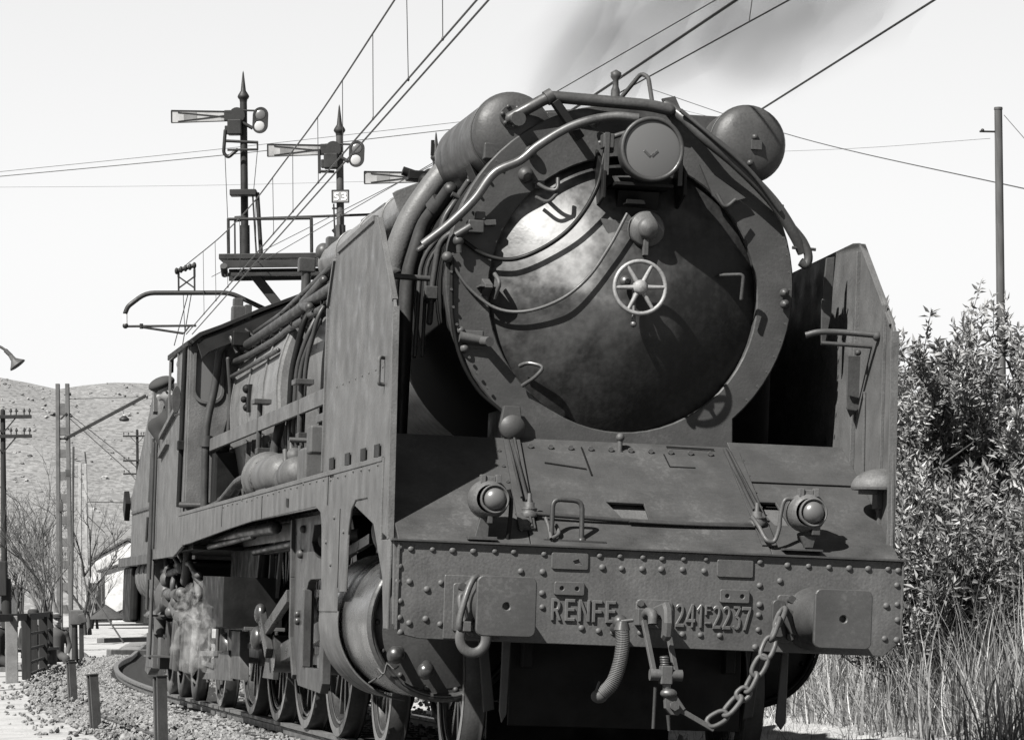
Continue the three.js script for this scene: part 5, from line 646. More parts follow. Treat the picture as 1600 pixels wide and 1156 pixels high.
// ------------------------------------------------------------------ cantilever of the overhead line, masts, poles
{
  const px = 60 / 5600, X = (x) => (x - 388) * px, Y = (y) => 1.13 + (943 - y) * px;
  const c = thing('cantilever_mast', 'catenary mast with a bent tube cantilever and insulators above the cab', 'catenary mast', [2.24, 0, -39.5], -YAW);
  part('post', [bar([X(445), 0, 0], [X(445), Y(492), 0], 0.22, 0.22)], M.iron, c);
  part('cantilever_tube', [pipe([[X(199), Y(488), 0], [X(203), Y(478), 0], [X(231), Y(457), 0], [X(364), Y(458), 0], [X(405), Y(478), 0], [X(445), Y(497), 0]], 0.04, 0.15, 12)], M.iron, c);
  part('registration_arm', [rod([X(196), Y(509), 0], [X(310), Y(509), 0], 0.02), rod([X(222), Y(510), 0], [X(290), Y(521), 0], 0.02), rod([X(290), Y(521), 0], [X(300), Y(509), 0], 0.014), sph(0.05, X(199), Y(508), 0), rod([X(224), Y(505), 0], [X(224), Y(513), 0], 0.03)], M.iron, c);
  part('insulator', [rod([X(199), Y(505), 0], [X(199), Y(490), 0], 0.035)], M.white, c);
  part('insulator_frame', [bar([X(283), Y(457), 0], [X(283), Y(430), 0], 0.03, 0.03), bar([X(308), Y(457), 0], [X(308), Y(430), 0], 0.03, 0.03), bar([X(283), Y(432), 0], [X(308), Y(450), 0], 0.025, 0.025), bar([X(308), Y(432), 0], [X(283), Y(450), 0], 0.025, 0.025), rod([X(283), Y(433), 0], [X(283), Y(422), 0], 0.02), rod([X(308), Y(433), 0], [X(308), Y(420), 0], 0.02)], M.iron, c);
  part('line_insulator', [rod([X(278), Y(424), 0], [X(310), Y(414), 0], 0.035), ...[0, 1, 2, 3, 4].map((i) => sph(0.058, X(280 + i * 7), Y(423.2 - i * 2.1), 0, 0.6, 1, 1, 8))], M.iron, c);
  part('tail_wires', [rod([X(298), Y(458), 0], [X(275), Y(540), 0], 0.008), rod([X(303), Y(458), 0], [X(288), Y(540), 0], 0.008), rod([X(290), Y(458), 0], [X(292), Y(520), 0], 0.006)], M.iron, c);
}
function latticeMast(name, label, pos, h, w, pale, turn) {
  const t = thing(name, label, 'concrete mast', pos, turn), m = !pale ? mat('grey concrete', 0.075, { map: 'ground', rough: 0.95, bump: 0.004 }) : mat('pale concrete', 0.22, { map: 'ground', rough: 0.95, bump: 0.004 }), top = w * 0.82;
  for (const s of [-1, 1]) part('leg', [bar([s * (w / 2 - 0.05), 0, 0], [s * (top / 2 - 0.05), h, 0], 0.12, 0.18)], m, t);
  const n = 11; for (let i = 0; i < n; i++) { const y = 0.4 + i / n * (h - 0.5); part('cross_web', [bx(w * (1 - 0.18 * y / h) - 0.14, i === n - 1 ? 0.36 : 0.26, 0.12, 0, y, 0)], m, t); }
  return t;
}
{
  const a = latticeMast('concrete_mast', 'tall grey concrete ladder mast with a dark boom, left of the tender', [2.4, -0.1, -90.25], 8.0, 0.48, false, -YAW);
  const p = 110 / 5600, X = (x) => (x - 101) * p, Y = (y) => 1.23 + (943.5 - y) * p;
  part('boom', [bar([X(107), Y(684), 0.05], [X(232), Y(619), 0.05], 0.1, 0.1), sph(0.08, X(107), Y(684), 0.05), bar([X(98), Y(655), 0.1], [X(108), Y(645), 0.1], 0.05, 0.05), rod([X(94), Y(685), 0], [X(110), Y(685), 0], 0.03)], M.iron, a);
  part('guy_wire', [rod([X(106), Y(642), 0], [X(215), Y(730), 0], 0.012), rod([X(106), Y(648), 0], [X(212), Y(745), 0], 0.012), rod([X(106), Y(623), 0], [X(222), Y(621), 0], 0.01), ...[0, 1, 2].map((i) => sph(0.05, X(110 + i * 2), Y(646 + i * 1.8), 0)), rod([X(107), Y(622), 0], [X(107), Y(640), 0], 0.025)], M.wire, a);
  const lp = thing('boom_lamp', 'small dark shaded lamp hanging from the boom of the concrete mast', 'lamp', [2.4 + X(197) * Math.cos(YAW), -0.1 + Y(655), -90.25 + X(197) * Math.sin(YAW)], 0);
  part('shade', [latheY([[0.05, 0.1], [0.16, 0], [0.14, -0.06], [0.0001, -0.08]], 0, 0, 0, 16)], M.iron, lp); part('hanger', [rod([0, 0.1, 0], [-0.05, 0.36, 0], 0.015)], M.white, lp);
  const b = latticeMast('concrete_mast', 'pale thinner concrete ladder mast standing behind the grey one', [5.76, 0.1, -130.3], 6.9, 0.4, true, -YAW);
  part('bracket_arm', [bar([0.15, 6.9, 0], [0.1, 7.4, 0], 0.05, 0.05), bar([0.2, 5.3, 0], [2.2, 5.25, 0], 0.04, 0.03), bar([0.2, 4.7, 0], [0.9, 4.0, 0], 0.04, 0.03)], M.iron, b);
  lone('signal_rod', [rod([1.6, 0, -75], [1.7, 5.3, -75], 0.035, 0.03, 8), bx(0.14, 0.2, 0.12, 1.55, 4.6, -75), bx(0.12, 0.25, 0.1, 1.35, 3.7, -74.9), rod([1.35, 0, -74.9], [1.35, 3.9, -74.9], 0.025)], M.ironGrey, 'thin pair of signal rods just left of the grey concrete mast', 'signal post');
}
function telegraphPole(pos, h, r, arms, label, turn) {
  const t = thing('telegraph_pole', label, 'telegraph pole', pos, turn);
  part('pole', [rod([0, 0, 0], [0, h, 0], r, r * 0.7, 12), sph(r * 0.7, 0, h, 0)], M.darkwood, t);
  for (const y of arms) {
    const a = part('crossarm', [bx(1.5, 0.09, 0.09, 0, y, r), bar([0.35, y - 0.02, r], [0.03, y - 0.4, r], 0.03, 0.03), bar([-0.35, y - 0.02, r], [-0.03, y - 0.4, r], 0.03, 0.03)], M.darkwood, t);
    for (const x of [-0.7, -0.45, 0.22, 0.36, 0.56, 0.7]) part('insulator', [rod([x, y + 0.04, r], [x, y + 0.13, r], 0.016), latheY([[0.035, 0], [0.04, 0.03], [0.022, 0.06], [0.026, 0.08], [0.0001, 0.1]], x, y + 0.12, r, 8)], M.iron, a);
  }
  return t;
}
{
  const t = telegraphPole([-0.27, -0.1, -72.4], 6.2, 0.09, [6.05, 5.55], 'dark telegraph pole with two crossarms at the left edge', -YAW);
  part('footing', [rod([0.05, 0, 0.05], [0.05, 1.9, 0.05], 0.14, 0.13, 10), bx(0.3, 0.9, 0.3, -0.06, 1.9, 0.12)], M.darkwood, t);
  telegraphPole([11.4, 0.4, -170], 9.9, 0.1, [9.6, 8.3, 7.6, 6.3], 'distant telegraph pole beside the tender edge against the hill', -YAW);
  const p = thing('tall_pole', 'tall plain grey pole rising behind the bushes on the right', 'pole', [14.66, 0.2, -37]); part('pole', [rod([0, 0, 0], [-0.02, 9.05, 0], 0.082, 0.066, 16)], mat('weathered grey pole', 0.06, { map: 'wood', rough: 0.9 }), p); part('pole_cap', [rod([-0.02, 9.05, 0], [-0.02, 9.09, 0], 0.074, 0.07, 16)], M.ironGrey, p); part('wire_clip', [bx(0.3, 0.03, 0.03, -0.2, 8.68, 0), sph(0.03, -0.3, 8.7, 0)], M.iron, p);
}
{
  const l = thing('street_lamp', 'hanging lamp with a wide shade on a curved arm at the left edge', 'lamp', [-2.5, 0, -21.9], -YAW);
  part('lamp_shade', [latheY([[0.02, 0.14], [0.035, 0.04], [0.07, 0.0], [0.1, -0.03], [0.105, -0.045], [0.085, -0.05], [0.0001, -0.035]], 0, 0, 0, 22).rotateZ(-0.72 + 1.35).translate(0.0, 3.965, 0)], M.ironGrey, l);
  part('lamp_arm', [tube([[-0.08, 4.07, 0], [-0.13, 4.12, 0], [-0.3, 4.2, 0], [-0.9, 4.3, 0], [-1.6, 4.2, 0], [-1.75, 3.9, 0]], 0.016, 8), rod([-0.12, 4.11, 0], [-0.05, 4.04, 0], 0.026)], M.ironGrey, l);
  part('lamp_post', [rod([-1.75, -0.1, 0], [-1.75, 4.0, 0], 0.06, 0.05, 12)], M.ironGrey, l);
}

// ------------------------------------------------------------------ lineside: rail stakes, fence, people, dwarf signal, buildings
{
  const stake = (pos, h, tilt, label) => { const s = thing('rail_stake', label, 'stake', pos, 0.3); s.rotation.z = tilt; part('stake', [bx(0.09, h, 0.02, 0, h / 2, 0), bx(0.02, h, 0.09, 0, h / 2, -0.045), bx(0.07, h, 0.03, 0, h / 2, -0.1)], M.ironGrey, s); part('stake_top', [bx(0.1, 0.012, 0.13, 0, h, -0.05)], M.iron, s); };
  stake([-1.93, -0.2, -9.64], 0.72, 0.01, 'nearest upright rail stake standing in the ballast beside the locomotive');
  stake([-2.03, -0.2, -15.77], 0.62, 0.06, 'middle leaning rail stake with a dark side in the ballast');
  stake([-1.72, -0.2, -23.85], 0.62, 0.05, 'farthest leaning rail stake at the edge of the path'); stake([-1.62, -0.2, -25.5], 0.62, 0.05, 'short stake half hidden behind the farthest leaning one');
  lone('signal_wire', [tube([[-1.95, -0.02, -17], [-1.85, -0.04, -13], [-1.72, -0.06, -9.6], [-1.6, -0.08, -8]], 0.018, 6), tube([[-1.65, -0.04, -24], [-1.72, -0.05, -20], [-1.78, -0.05, -14]], 0.018, 6)], M.ironGrey, 'pale cable lying on the ballast between the stakes', 'cable');
  const d = thing('dwarf_signal', 'squat grey box on a dark post between the fence and the track', 'dwarf signal', [0.45, -0.15, -55.5], -YAW);
  part('signal_box', [bx(0.3, 0.32, 0.22, 0.0, 1.0, 0), bx(0.14, 0.2, 0.1, 0.12, 0.98, 0.1, 0, 0, 0.3)], M.ironGrey, d); part('signal_post', [rod([-0.06, 0, 0], [-0.06, 0.9, 0], 0.07, 0.06), bx(0.09, 0.85, 0.09, 0.08, 0.42, 0)], M.iron, d); part('stay', [bar([0.1, 1.7, -0.6], [0.95, 0.45, -0.2], 0.03, 0.03)], M.ironGrey, d);
  const posts = [[-1.78, -38.2, 1.1], [-1.39, -41.09, 1.12], [-0.97, -46.61, 1.1], [-0.73, -47.58, 1.05], [-0.29, -53.1, 1.14], [-2.6, -33.5, 1.1]];
  const f = thing('fence', 'dark post and rail fence in front of the seated people at lower left', 'fence');
  posts.forEach(([x, z, h], i) => part('post', [bx(i === 0 ? 0.2 : 0.16, h, 0.12, x, h / 2 - 0.15, z)], i === 0 ? M.concrete : M.darkwood, f));
  const run = [posts[5], posts[0], posts[1], posts[3], posts[4]]; for (let i = 0; i < run.length - 1; i++) for (const y of [0.92, 0.62, 0.36, 0.12, -0.08]) { if (i < 2 && y < 0.8) continue; part('rail_bar', [bar([run[i][0], y, run[i][1]], [run[i + 1][0], y, run[i + 1][1]], 0.05, y > 0.9 ? 0.12 : 0.05)], M.darkwood, f); }
  lone('kerb_slab', [bx(0.5, 0.16, 12, -0.3, -0.12, -47, 0, 0.13), bx(0.9, 0.12, 0.5, -0.1, -0.14, -46)], M.concrete, 'low concrete kerb along the foot of the dark fence', 'kerb');
  lone('stone_pile', [sph(0.5, 0.6, -0.3, -62, 1.3, 0.9, 1.2), sph(0.4, 0.1, -0.3, -60, 1.2, 0.9, 1), sph(0.3, 1.0, -0.3, -61, 1.2, 0.8, 1)], M.concrete, 'low pale mound of rubble right of the fence', 'rubble mound', null, 'stuff');
  lone('earth_heap', [new THREE.ConeGeometry(0.9, 0.6, 14, 4).translate(6.5, 0.8, -128), new THREE.ConeGeometry(1.3, 0.5, 14, 4).translate(7.4, 0.7, -129)], mat('dark coal heap', 0.04, { map: 'ground', rough: 1 }), 'dark conical heap near the white house', 'heap', null, 'stuff');
  lone('timber_planks', [bar([1.7, 0.25, -66], [4.2, 0.25, -70], 0.2, 0.12), bar([3.0, 0.22, -66], [5.2, 0.2, -67], 0.25, 0.14), bar([1.2, 0.05, -57], [2.6, 0.02, -57.6], 0.2, 0.2), bar([2.4, 0.0, -59], [3.4, 0.0, -60], 0.25, 0.25)], M.wood, 'weathered timbers lying on the bright ground beside the track', 'timbers', null, 'stuff');
  // white gabled house with a lower annexe, far behind
  const h = thing('white_house', 'white gabled house with a tiled roof beside the tender', 'house', [13.6, 0, -200], -YAW);
  part('wall', [plateZ([[-2.6, 0], [-2.6, 3.5], [0, 4.9], [2.6, 3.5], [2.6, 0]], 3, 6, [], 0.01)], M.plaster, h);
  for (const k of [-1, 1]) part('roof_slope', [bar([k * 3.0, 3.42, 0], [-k * 0.02, 5.06, 0], 6.25, 0.14)], M.tile, h);
  part('window', [bx(0.7, 0.9, 0.06, 0.6, 3.0, 3.02)], M.soot, h); part('dark_gate', [bx(1.5, 2.4, 0.1, -1.8, 1.2, 3.04)], M.darkwood, h);
  const a = thing('white_annexe', 'low whitewashed outbuilding in front of the gabled house', 'outbuilding', [11.45, 0.2, -182], -YAW);
  part('wall', [plateZ([[-1.0, 0], [-1.0, 2.7], [1.0, 3.3], [1.0, 0]], 1.5, 3, [], 0.01)], M.plaster, a); part('roof', [bx(2.5, 0.12, 3.4, 0, 3.1, 0, 0, 0, 0.29)], M.tile, a); part('drain_pipe', [rod([-0.92, 0, 1.58], [-0.92, 2.7, 1.58], 0.07)], M.ironGrey, a);
  const b = thing('pale_building', 'small pale plastered hut with a tiled roof left of the concrete masts', 'hut', [3.3, 0, -170], -0.5);
  part('wall', [bx(2.6, 2.3, 3, 0, 1.15, 0)], M.plaster, b); part('roof', [bx(3.2, 0.14, 3.6, 0, 2.5, 0, 0, 0, -0.32)], M.tile, b); part('window', [bx(0.6, 0.8, 0.05, 0.5, 1.2, 1.52)], M.soot, b);
}

// people: one continuous body from capsules, meshed
function sdfBody(caps, cell, k = 0.05) {
  const lo = V(9e9, 9e9, 9e9), hi = V(-9e9, -9e9, -9e9); for (const [a, b, r1, r2] of caps) for (const [p, r] of [[a, r1], [b, r2]]) { lo.min(V(p[0] - r, p[1] - r, p[2] - r)); hi.max(V(p[0] + r, p[1] + r, p[2] + r)); }
  const size = Math.max(hi.x - lo.x, hi.y - lo.y, hi.z - lo.z) + cell * 8, n = Math.min(96, Math.ceil(size / cell)), c = lo.clone().add(hi).multiplyScalar(0.5), mc = new MarchingCubes(n, new THREE.MeshBasicMaterial(), false, false, 400000);
  mc.isolation = 0; const P = V();
  for (let z = 0; z < n; z++) for (let y = 0; y < n; y++) for (let x = 0; x < n; x++) {
    P.set((x - n / 2) / (n / 2) * size / 2 + c.x, (y - n / 2) / (n / 2) * size / 2 + c.y, (z - n / 2) / (n / 2) * size / 2 + c.z); let d = 9e9;
    for (const [a, b, r1, r2] of caps) { const dx = b[0] - a[0], dy = b[1] - a[1], dz = b[2] - a[2], L = dx * dx + dy * dy + dz * dz || 1e-9, t = clamp(((P.x - a[0]) * dx + (P.y - a[1]) * dy + (P.z - a[2]) * dz) / L), e = Math.hypot(P.x - a[0] - dx * t, P.y - a[1] - dy * t, P.z - a[2] - dz * t) - (r1 + (r2 - r1) * t); const h = clamp(0.5 + 0.5 * (d - e) / k); d = d > 1e8 ? e : d * (1 - h) + e * h - k * h * (1 - h); }
    mc.field[z * n * n + y * n + x] = -d;
  }
  mc.update(); const g = new THREE.BufferGeometry(), cnt = mc.count; g.setAttribute('position', new THREE.BufferAttribute(mc.positionArray.slice(0, cnt * 3), 3)); g.setAttribute('normal', new THREE.BufferAttribute(mc.normalArray.slice(0, cnt * 3), 3));
  g.scale(size / 2, size / 2, size / 2); g.translate(c.x, c.y, c.z); g.computeVertexNormals(); return g;
}
function person(label, pos, turn, o = {}) {
  const t = thing('person', label, 'person', pos, turn); t.rotation.z = o.tip ?? 0; const hy = o.seated ? 1.22 : 1.62, hz = o.lean ?? 0.05, sh = hy - 0.25;
  const head = [[[0, hy - 0.02, hz], [0, hy + 0.05, hz - 0.01], 0.088, 0.1], [[0, hy - 0.08, hz + 0.04], [0, hy - 0.05, hz + 0.04], 0.058, 0.06], [[0, hy - 0.03, hz + 0.1], [0, hy - 0.055, hz + 0.115], 0.012, 0.018], [[0.1, hy - 0.02, hz], [0.1, hy - 0.05, hz], 0.02, 0.016], [[-0.1, hy - 0.02, hz], [-0.1, hy - 0.05, hz], 0.02, 0.016], [[0, hy - 0.2, hz - 0.04], [0, hy - 0.1, hz - 0.02], 0.06, 0.055]];
  part('head', [sdfBody(head, 0.009, 0.03)], M.skin, t);
  part('eyes', [sph(0.012, 0.034, hy, hz + 0.092), sph(0.012, -0.034, hy, hz + 0.092), sph(0.02, 0, hy - 0.085, hz + 0.085, 1.3, 0.3, 0.6)], M.soot, t);
  part(o.beret ? 'beret' : 'cap', o.beret ? [sph(0.135, -0.01, hy + 0.085, hz - 0.03, 1, 0.52, 1.08), sph(0.108, 0, hy + 0.04, hz - 0.03, 1, 0.5, 1)] : [sph(0.11, 0, hy + 0.06, hz - 0.015, 1, 0.75, 1.08), sph(0.1, 0, hy + 0.045, hz + 0.08, 0.95, 0.12, 0.9)], o.capMat ?? M.cloth, t);
  const body = [[[0, sh - 0.1, 0], [0, sh - 0.5, -0.03], 0.17, 0.16], [[-0.16, sh - 0.05, 0], [0.16, sh - 0.05, 0], 0.085, 0.085], [[0, sh, 0.0], [0, sh + 0.07, 0.02], 0.075, 0.06]];
  for (const s of [-1, 1]) { const e = o.elbow ? o.elbow[s > 0 ? 1 : 0] : [s * 0.27, sh - 0.32, 0.02], w = o.wrist ? o.wrist[s > 0 ? 1 : 0] : [s * 0.2, sh - 0.48, 0.2]; body.push([[s * 0.2, sh - 0.05, 0], e, 0.07, 0.055], [e, w, 0.052, 0.04]);
    const hand = [[w, [w[0], w[1] - 0.05, w[2] + 0.05], 0.032, 0.036]]; for (let k = 0; k < 4; k++) hand.push([[w[0] + (k - 1.5) * 0.018, w[1] - 0.06, w[2] + 0.07], [w[0] + (k - 1.5) * 0.02, w[1] - 0.1 - 0.008 * (k % 3), w[2] + 0.09], 0.01, 0.008]); hand.push([[w[0] - s * 0.03, w[1] - 0.03, w[2] + 0.05], [w[0] - s * 0.055, w[1] - 0.06, w[2] + 0.08], 0.011, 0.009]); part('hand', [sdfBody(hand, 0.005, 0.012)], o.gloves ?? M.skin, t);
    if (o.seated) body.push([[s * 0.1, sh - 0.55, 0], [s * 0.13, sh - 0.58, 0.42], 0.1, 0.075], [[s * 0.13, sh - 0.58, 0.42], [s * 0.13, 0.09, 0.4], 0.07, 0.05], [[s * 0.13, 0.05, 0.38], [s * 0.13, 0.04, 0.56], 0.045, 0.04]); else body.push([[s * 0.09, sh - 0.55, 0], [s * 0.1, 0.5, 0.02], 0.1, 0.075], [[s * 0.1, 0.5, 0.02], [s * 0.1, 0.09, 0], 0.07, 0.05], [[s * 0.1, 0.05, 0], [s * 0.1, 0.04, 0.17], 0.045, 0.04]);
  }
  part('clothes', [sdfBody(body, 0.02, 0.05)], o.coat ?? M.cloth, t); return t;
}
person('driver in a dark beret leaning out of the cab side looking ahead', [-0.83, 1.72, -15.5], 0.25, { tip: 0.36, beret: true, capMat: mat('faded beret', 0.02, { map: null, rough: 0.9 }), elbow: [[-0.2, 1.1, 0.12], [0.28, 1.05, 0.05]], wrist: [[-0.12, 1.08, 0.3], [0.2, 1.05, 0.25]], gloves: M.clothPale, lean: 0.12 });
person('crewman in a flat cap looking out just above the driver', [-0.93, 1.82, -14.85], 0.15, { tip: 0.16, capMat: mat('faded cap', 0.04, { map: null, rough: 0.9 }), lean: 0.06 });
person('seated person in dark clothes and cap behind the fence, second from left', [-0.75, -0.3, -50.5], -0.1, { seated: true });
person('seated person in dark clothes cut by the left edge', [-1.75, -0.3, -44.5], 0.2, { seated: true });
person('seated person in dark clothes rightmost behind the fence', [0.1, -0.42, -57], 0.1, { seated: true, coat: mat('grey coat', 0.03, { map: null, rough: 0.95 }) });
lone('bench', [bx(4.2, 0.06, 0.4, -0.85, 0.24, -50.9, 0, 1.3), bx(0.3, 0.4, 0.3, -1.4, 0.03, -48.5), bx(0.3, 0.4, 0.3, -0.3, 0.03, -53)], M.wood, 'low timber bench behind the fence under the seated people', 'bench');

// ------------------------------------------------------------------ vegetation
function branchTree(name, label, pos, h, spread, m, opts = {}) {
  const t = thing(name, label, opts.cat ?? 'bare tree', pos, rr(0, 6)), limbs = [], twigs = [], tips = [];
  const grow = (p, d, len, r, depth) => {
    const steps = 3, pts = [p.clone()]; let q = p.clone(), dir = d.clone();
    for (let i = 0; i < steps; i++) { dir.add(V(rr(-1, 1), rr(-0.3, 0.6), rr(-1, 1)).multiplyScalar(0.22)).normalize(); q = q.clone().addScaledVector(dir, len / steps); pts.push(q); }
    for (let i = 0; i < steps; i++) (depth < 2 ? limbs : twigs).push(rod(pts[i].toArray(), pts[i + 1].toArray(), Math.max(0.004, r * (1 - 0.25 * i)), Math.max(0.003, r * (1 - 0.25 * (i + 1))), depth < 2 ? 8 : 4, false));
    if (depth >= (opts.tipDepth ?? 2)) tips.push([pts[steps], dir.clone(), len]);
    if (depth < (opts.depth ?? 4)) { const n = opts.kids ?? (depth < 2 ? 3 : 3); for (let k = 0; k < n; k++) { const nd = dir.clone().add(V(rr(-1, 1), rr(-0.2, 0.8), rr(-1, 1)).multiplyScalar(spread)).normalize(); grow(pts[1 + Math.floor(rnd() * 3)] ?? q, nd, len * rr(0.6, 0.85), r * 0.55, depth + 1); } }
  };
  const stems = opts.stems ?? 1; for (let s = 0; s < stems; s++) grow(V(stems > 1 ? rr(-0.3, 0.3) : 0, 0, stems > 1 ? rr(-0.3, 0.3) : 0), V(rr(-0.25, 0.25), 1, rr(-0.25, 0.25)).normalize(), h * 0.36, opts.r ?? h * 0.014, 0);
  part('trunk', limbs, m, t); part('branches', twigs, m, t); return [t, tips];
}
const bareSpots = [[0.1, -62, 3.4, 'slender bare tree behind the fence posts'], [1.2, -78, 4.2, 'bare tree with pale trunk left of the concrete mast'], [-0.4, -88, 4.4, 'bushy bare tree behind the telegraph pole'], [2.4, -104, 4.6, 'bare tree showing through the grey concrete mast'], [4.6, -112, 4.8, 'bare tree between the two concrete masts'], [6.1, -128, 3.6, 'forked bare tree right of the pale mast'], [1.0, -118, 5, 'far bare tree in front of the pale building'], [-1.2, -100, 4.2, 'bare tree at the far left edge'], [3.4, -140, 5, 'far bare tree behind both masts'], [-2.2, -120, 4.6, 'far bare tree cut by the left edge'], [2.0, -150, 5.4, 'twiggy far tree left of the grey concrete mast'], [0.2, -135, 5.2, 'wide far tree behind the telegraph pole'], [5.0, -165, 5.6, 'far twiggy tree left of the pale mast'], [7.6, -175, 6, 'tall far tree right of the pale mast']];
bareSpots.forEach(([x, z, h, label], i) => branchTree('bare_tree', label, [x, groundY(x, z), z], h * 1.3, 0.7, i % 2 ? M.barePale : M.bark, { stems: 1 + i % 3, kids: 3, depth: 4 }));
// leaf cards have thickness of a leaf only, each a small folded blade
function leafGeo(l, w) { const p = [[0, 0, 0], [w, l * 0.4, 0.15 * w], [0, l, -0.25 * l], [-w, l * 0.4, 0.15 * w], [0, l * 0.45, -0.12 * l]], f = [[0, 1, 4], [1, 2, 4], [2, 3, 4], [3, 0, 4]], pos = []; for (const t of f) for (const i of t) pos.push(...p[i]); const g = new THREE.BufferGeometry(); g.setAttribute('position', new THREE.Float32BufferAttribute(pos, 3)); g.computeVertexNormals(); return boxUV(g); }
const leafM = new THREE.MeshPhysicalMaterial({ color: new THREE.Color().setRGB(0.19, 0.19, 0.19), roughness: 0.6, side: THREE.DoubleSide, transmission: 0.35, thickness: 0 }); leafM.name = 'narrow leaves';
const lg = leafGeo(0.075, 0.0135);
function leafyTree(label, pos, h, stems, nLeaf, spread, dark) {
  const [t, tips] = branchTree('leafy_tree', label, pos, h, spread, M.bark, { cat: 'tree', stems, kids: 4, depth: 3, tipDepth: 1, r: h * 0.016 });
  const im = finish(new THREE.InstancedMesh(lg, leafM, nLeaf)), m = new THREE.Matrix4(), q = new THREE.Quaternion(), c = new THREE.Color(); im.name = 'crown'; tag(im, null, null, null, 'stuff');
  // leaves crowd along upright shoots that leave the branch ends
  const shoots = []; for (const [p, d, len] of tips) if (noise3(p.x * 1.3 + pos[0], p.y * 1.3, p.z * 1.3 + pos[2] * 2) > -0.38) for (let k = 0; k < 3; k++) { const dd = d.clone().add(V(rr(-0.7, 0.7), rr(0, 1.1), rr(-0.7, 0.7))).normalize(); shoots.push([p.clone().addScaledVector(d, -len * rr(0, 0.7)), dd, rr(0.25, 0.7)]); }
  for (let i = 0; i < nLeaf; i++) {
    const [p, d, L] = shoots[Math.floor(rnd() * shoots.length)], u = rnd(), pt = p.clone().addScaledVector(d, u * L), dir = d.clone().multiplyScalar(0.7).add(V(rr(-1, 1), rr(-0.9, 0.7), rr(-1, 1))).normalize();
    q.setFromUnitVectors(V(0, 1, 0), dir).multiply(new THREE.Quaternion().setFromAxisAngle(V(0, 1, 0), rr(0, 6.28))); const k = rr(0.55, 1.5); m.compose(pt.addScaledVector(dir, 0.01), q, V(k, k, k)); im.setMatrixAt(i, m); const cl = noise3(pt.x * 1.7 + pos[0] * 3, pt.y * 1.7, pt.z * 1.7 + pos[2]); const tone = (dark ?? 1) * rr(0.4, 1.6) * (0.72 + 0.5 * cl); im.setColorAt(i, c.setRGB(tone, tone, tone));
  }
  t.add(im); const sh = []; shoots.forEach(([p, d, L], i) => { if (i % 2 === 0) sh.push(rod(p.toArray(), p.clone().addScaledVector(d, L).toArray(), 0.006, 0.003, 3, false)); }); part('shoots', sh, M.bark, t); return t;
}
leafyTree('leafy tree with a dark trunk and upright shoots at the right edge', [6.85, -0.05, -12.5], 4.3, 1, 26000, 0.75);
leafyTree('leafy bush tree close behind the right smoke deflector', [5.9, 0.0, -14.5], 4.2, 3, 26000, 0.8, 0.9);
leafyTree('leafy tree between the deflector and the tall pole', [6.5, 0.0, -16.0], 4.1, 2, 26000, 0.75, 0.85);
leafyTree('low leafy tree cut off by the right frame edge', [7.9, 0.0, -14.0], 4.4, 2, 22000, 0.75, 0.95);
leafyTree('dense low leafy shrub under the trees behind the beam end', [5.5, 0.0, -11.5], 2.3, 4, 20000, 0.85, 0.8);
leafyTree('broad leafy tree crown just right of the deflector top', [6.2, 0.0, -15.2], 4.5, 3, 26000, 0.95, 0.95);
leafyTree('spreading leafy tree in front of the tall pole', [7.6, 0.0, -16.5], 4.8, 3, 26000, 0.95, 0.9);
leafyTree('far leafy shrub filling the gap behind the deflector', [7.4, 0.1, -20], 3.7, 4, 22000, 0.8, 0.8);
leafyTree('low tangled weed clump beside the right end of the beam', [4.75, -0.05, -9.5], 1.7, 6, 14000, 0.9, 0.7);
leafyTree('low dark weed clump in front of the trees at the right edge', [6.1, -0.05, -9.0], 1.8, 6, 14000, 0.9, 0.75);
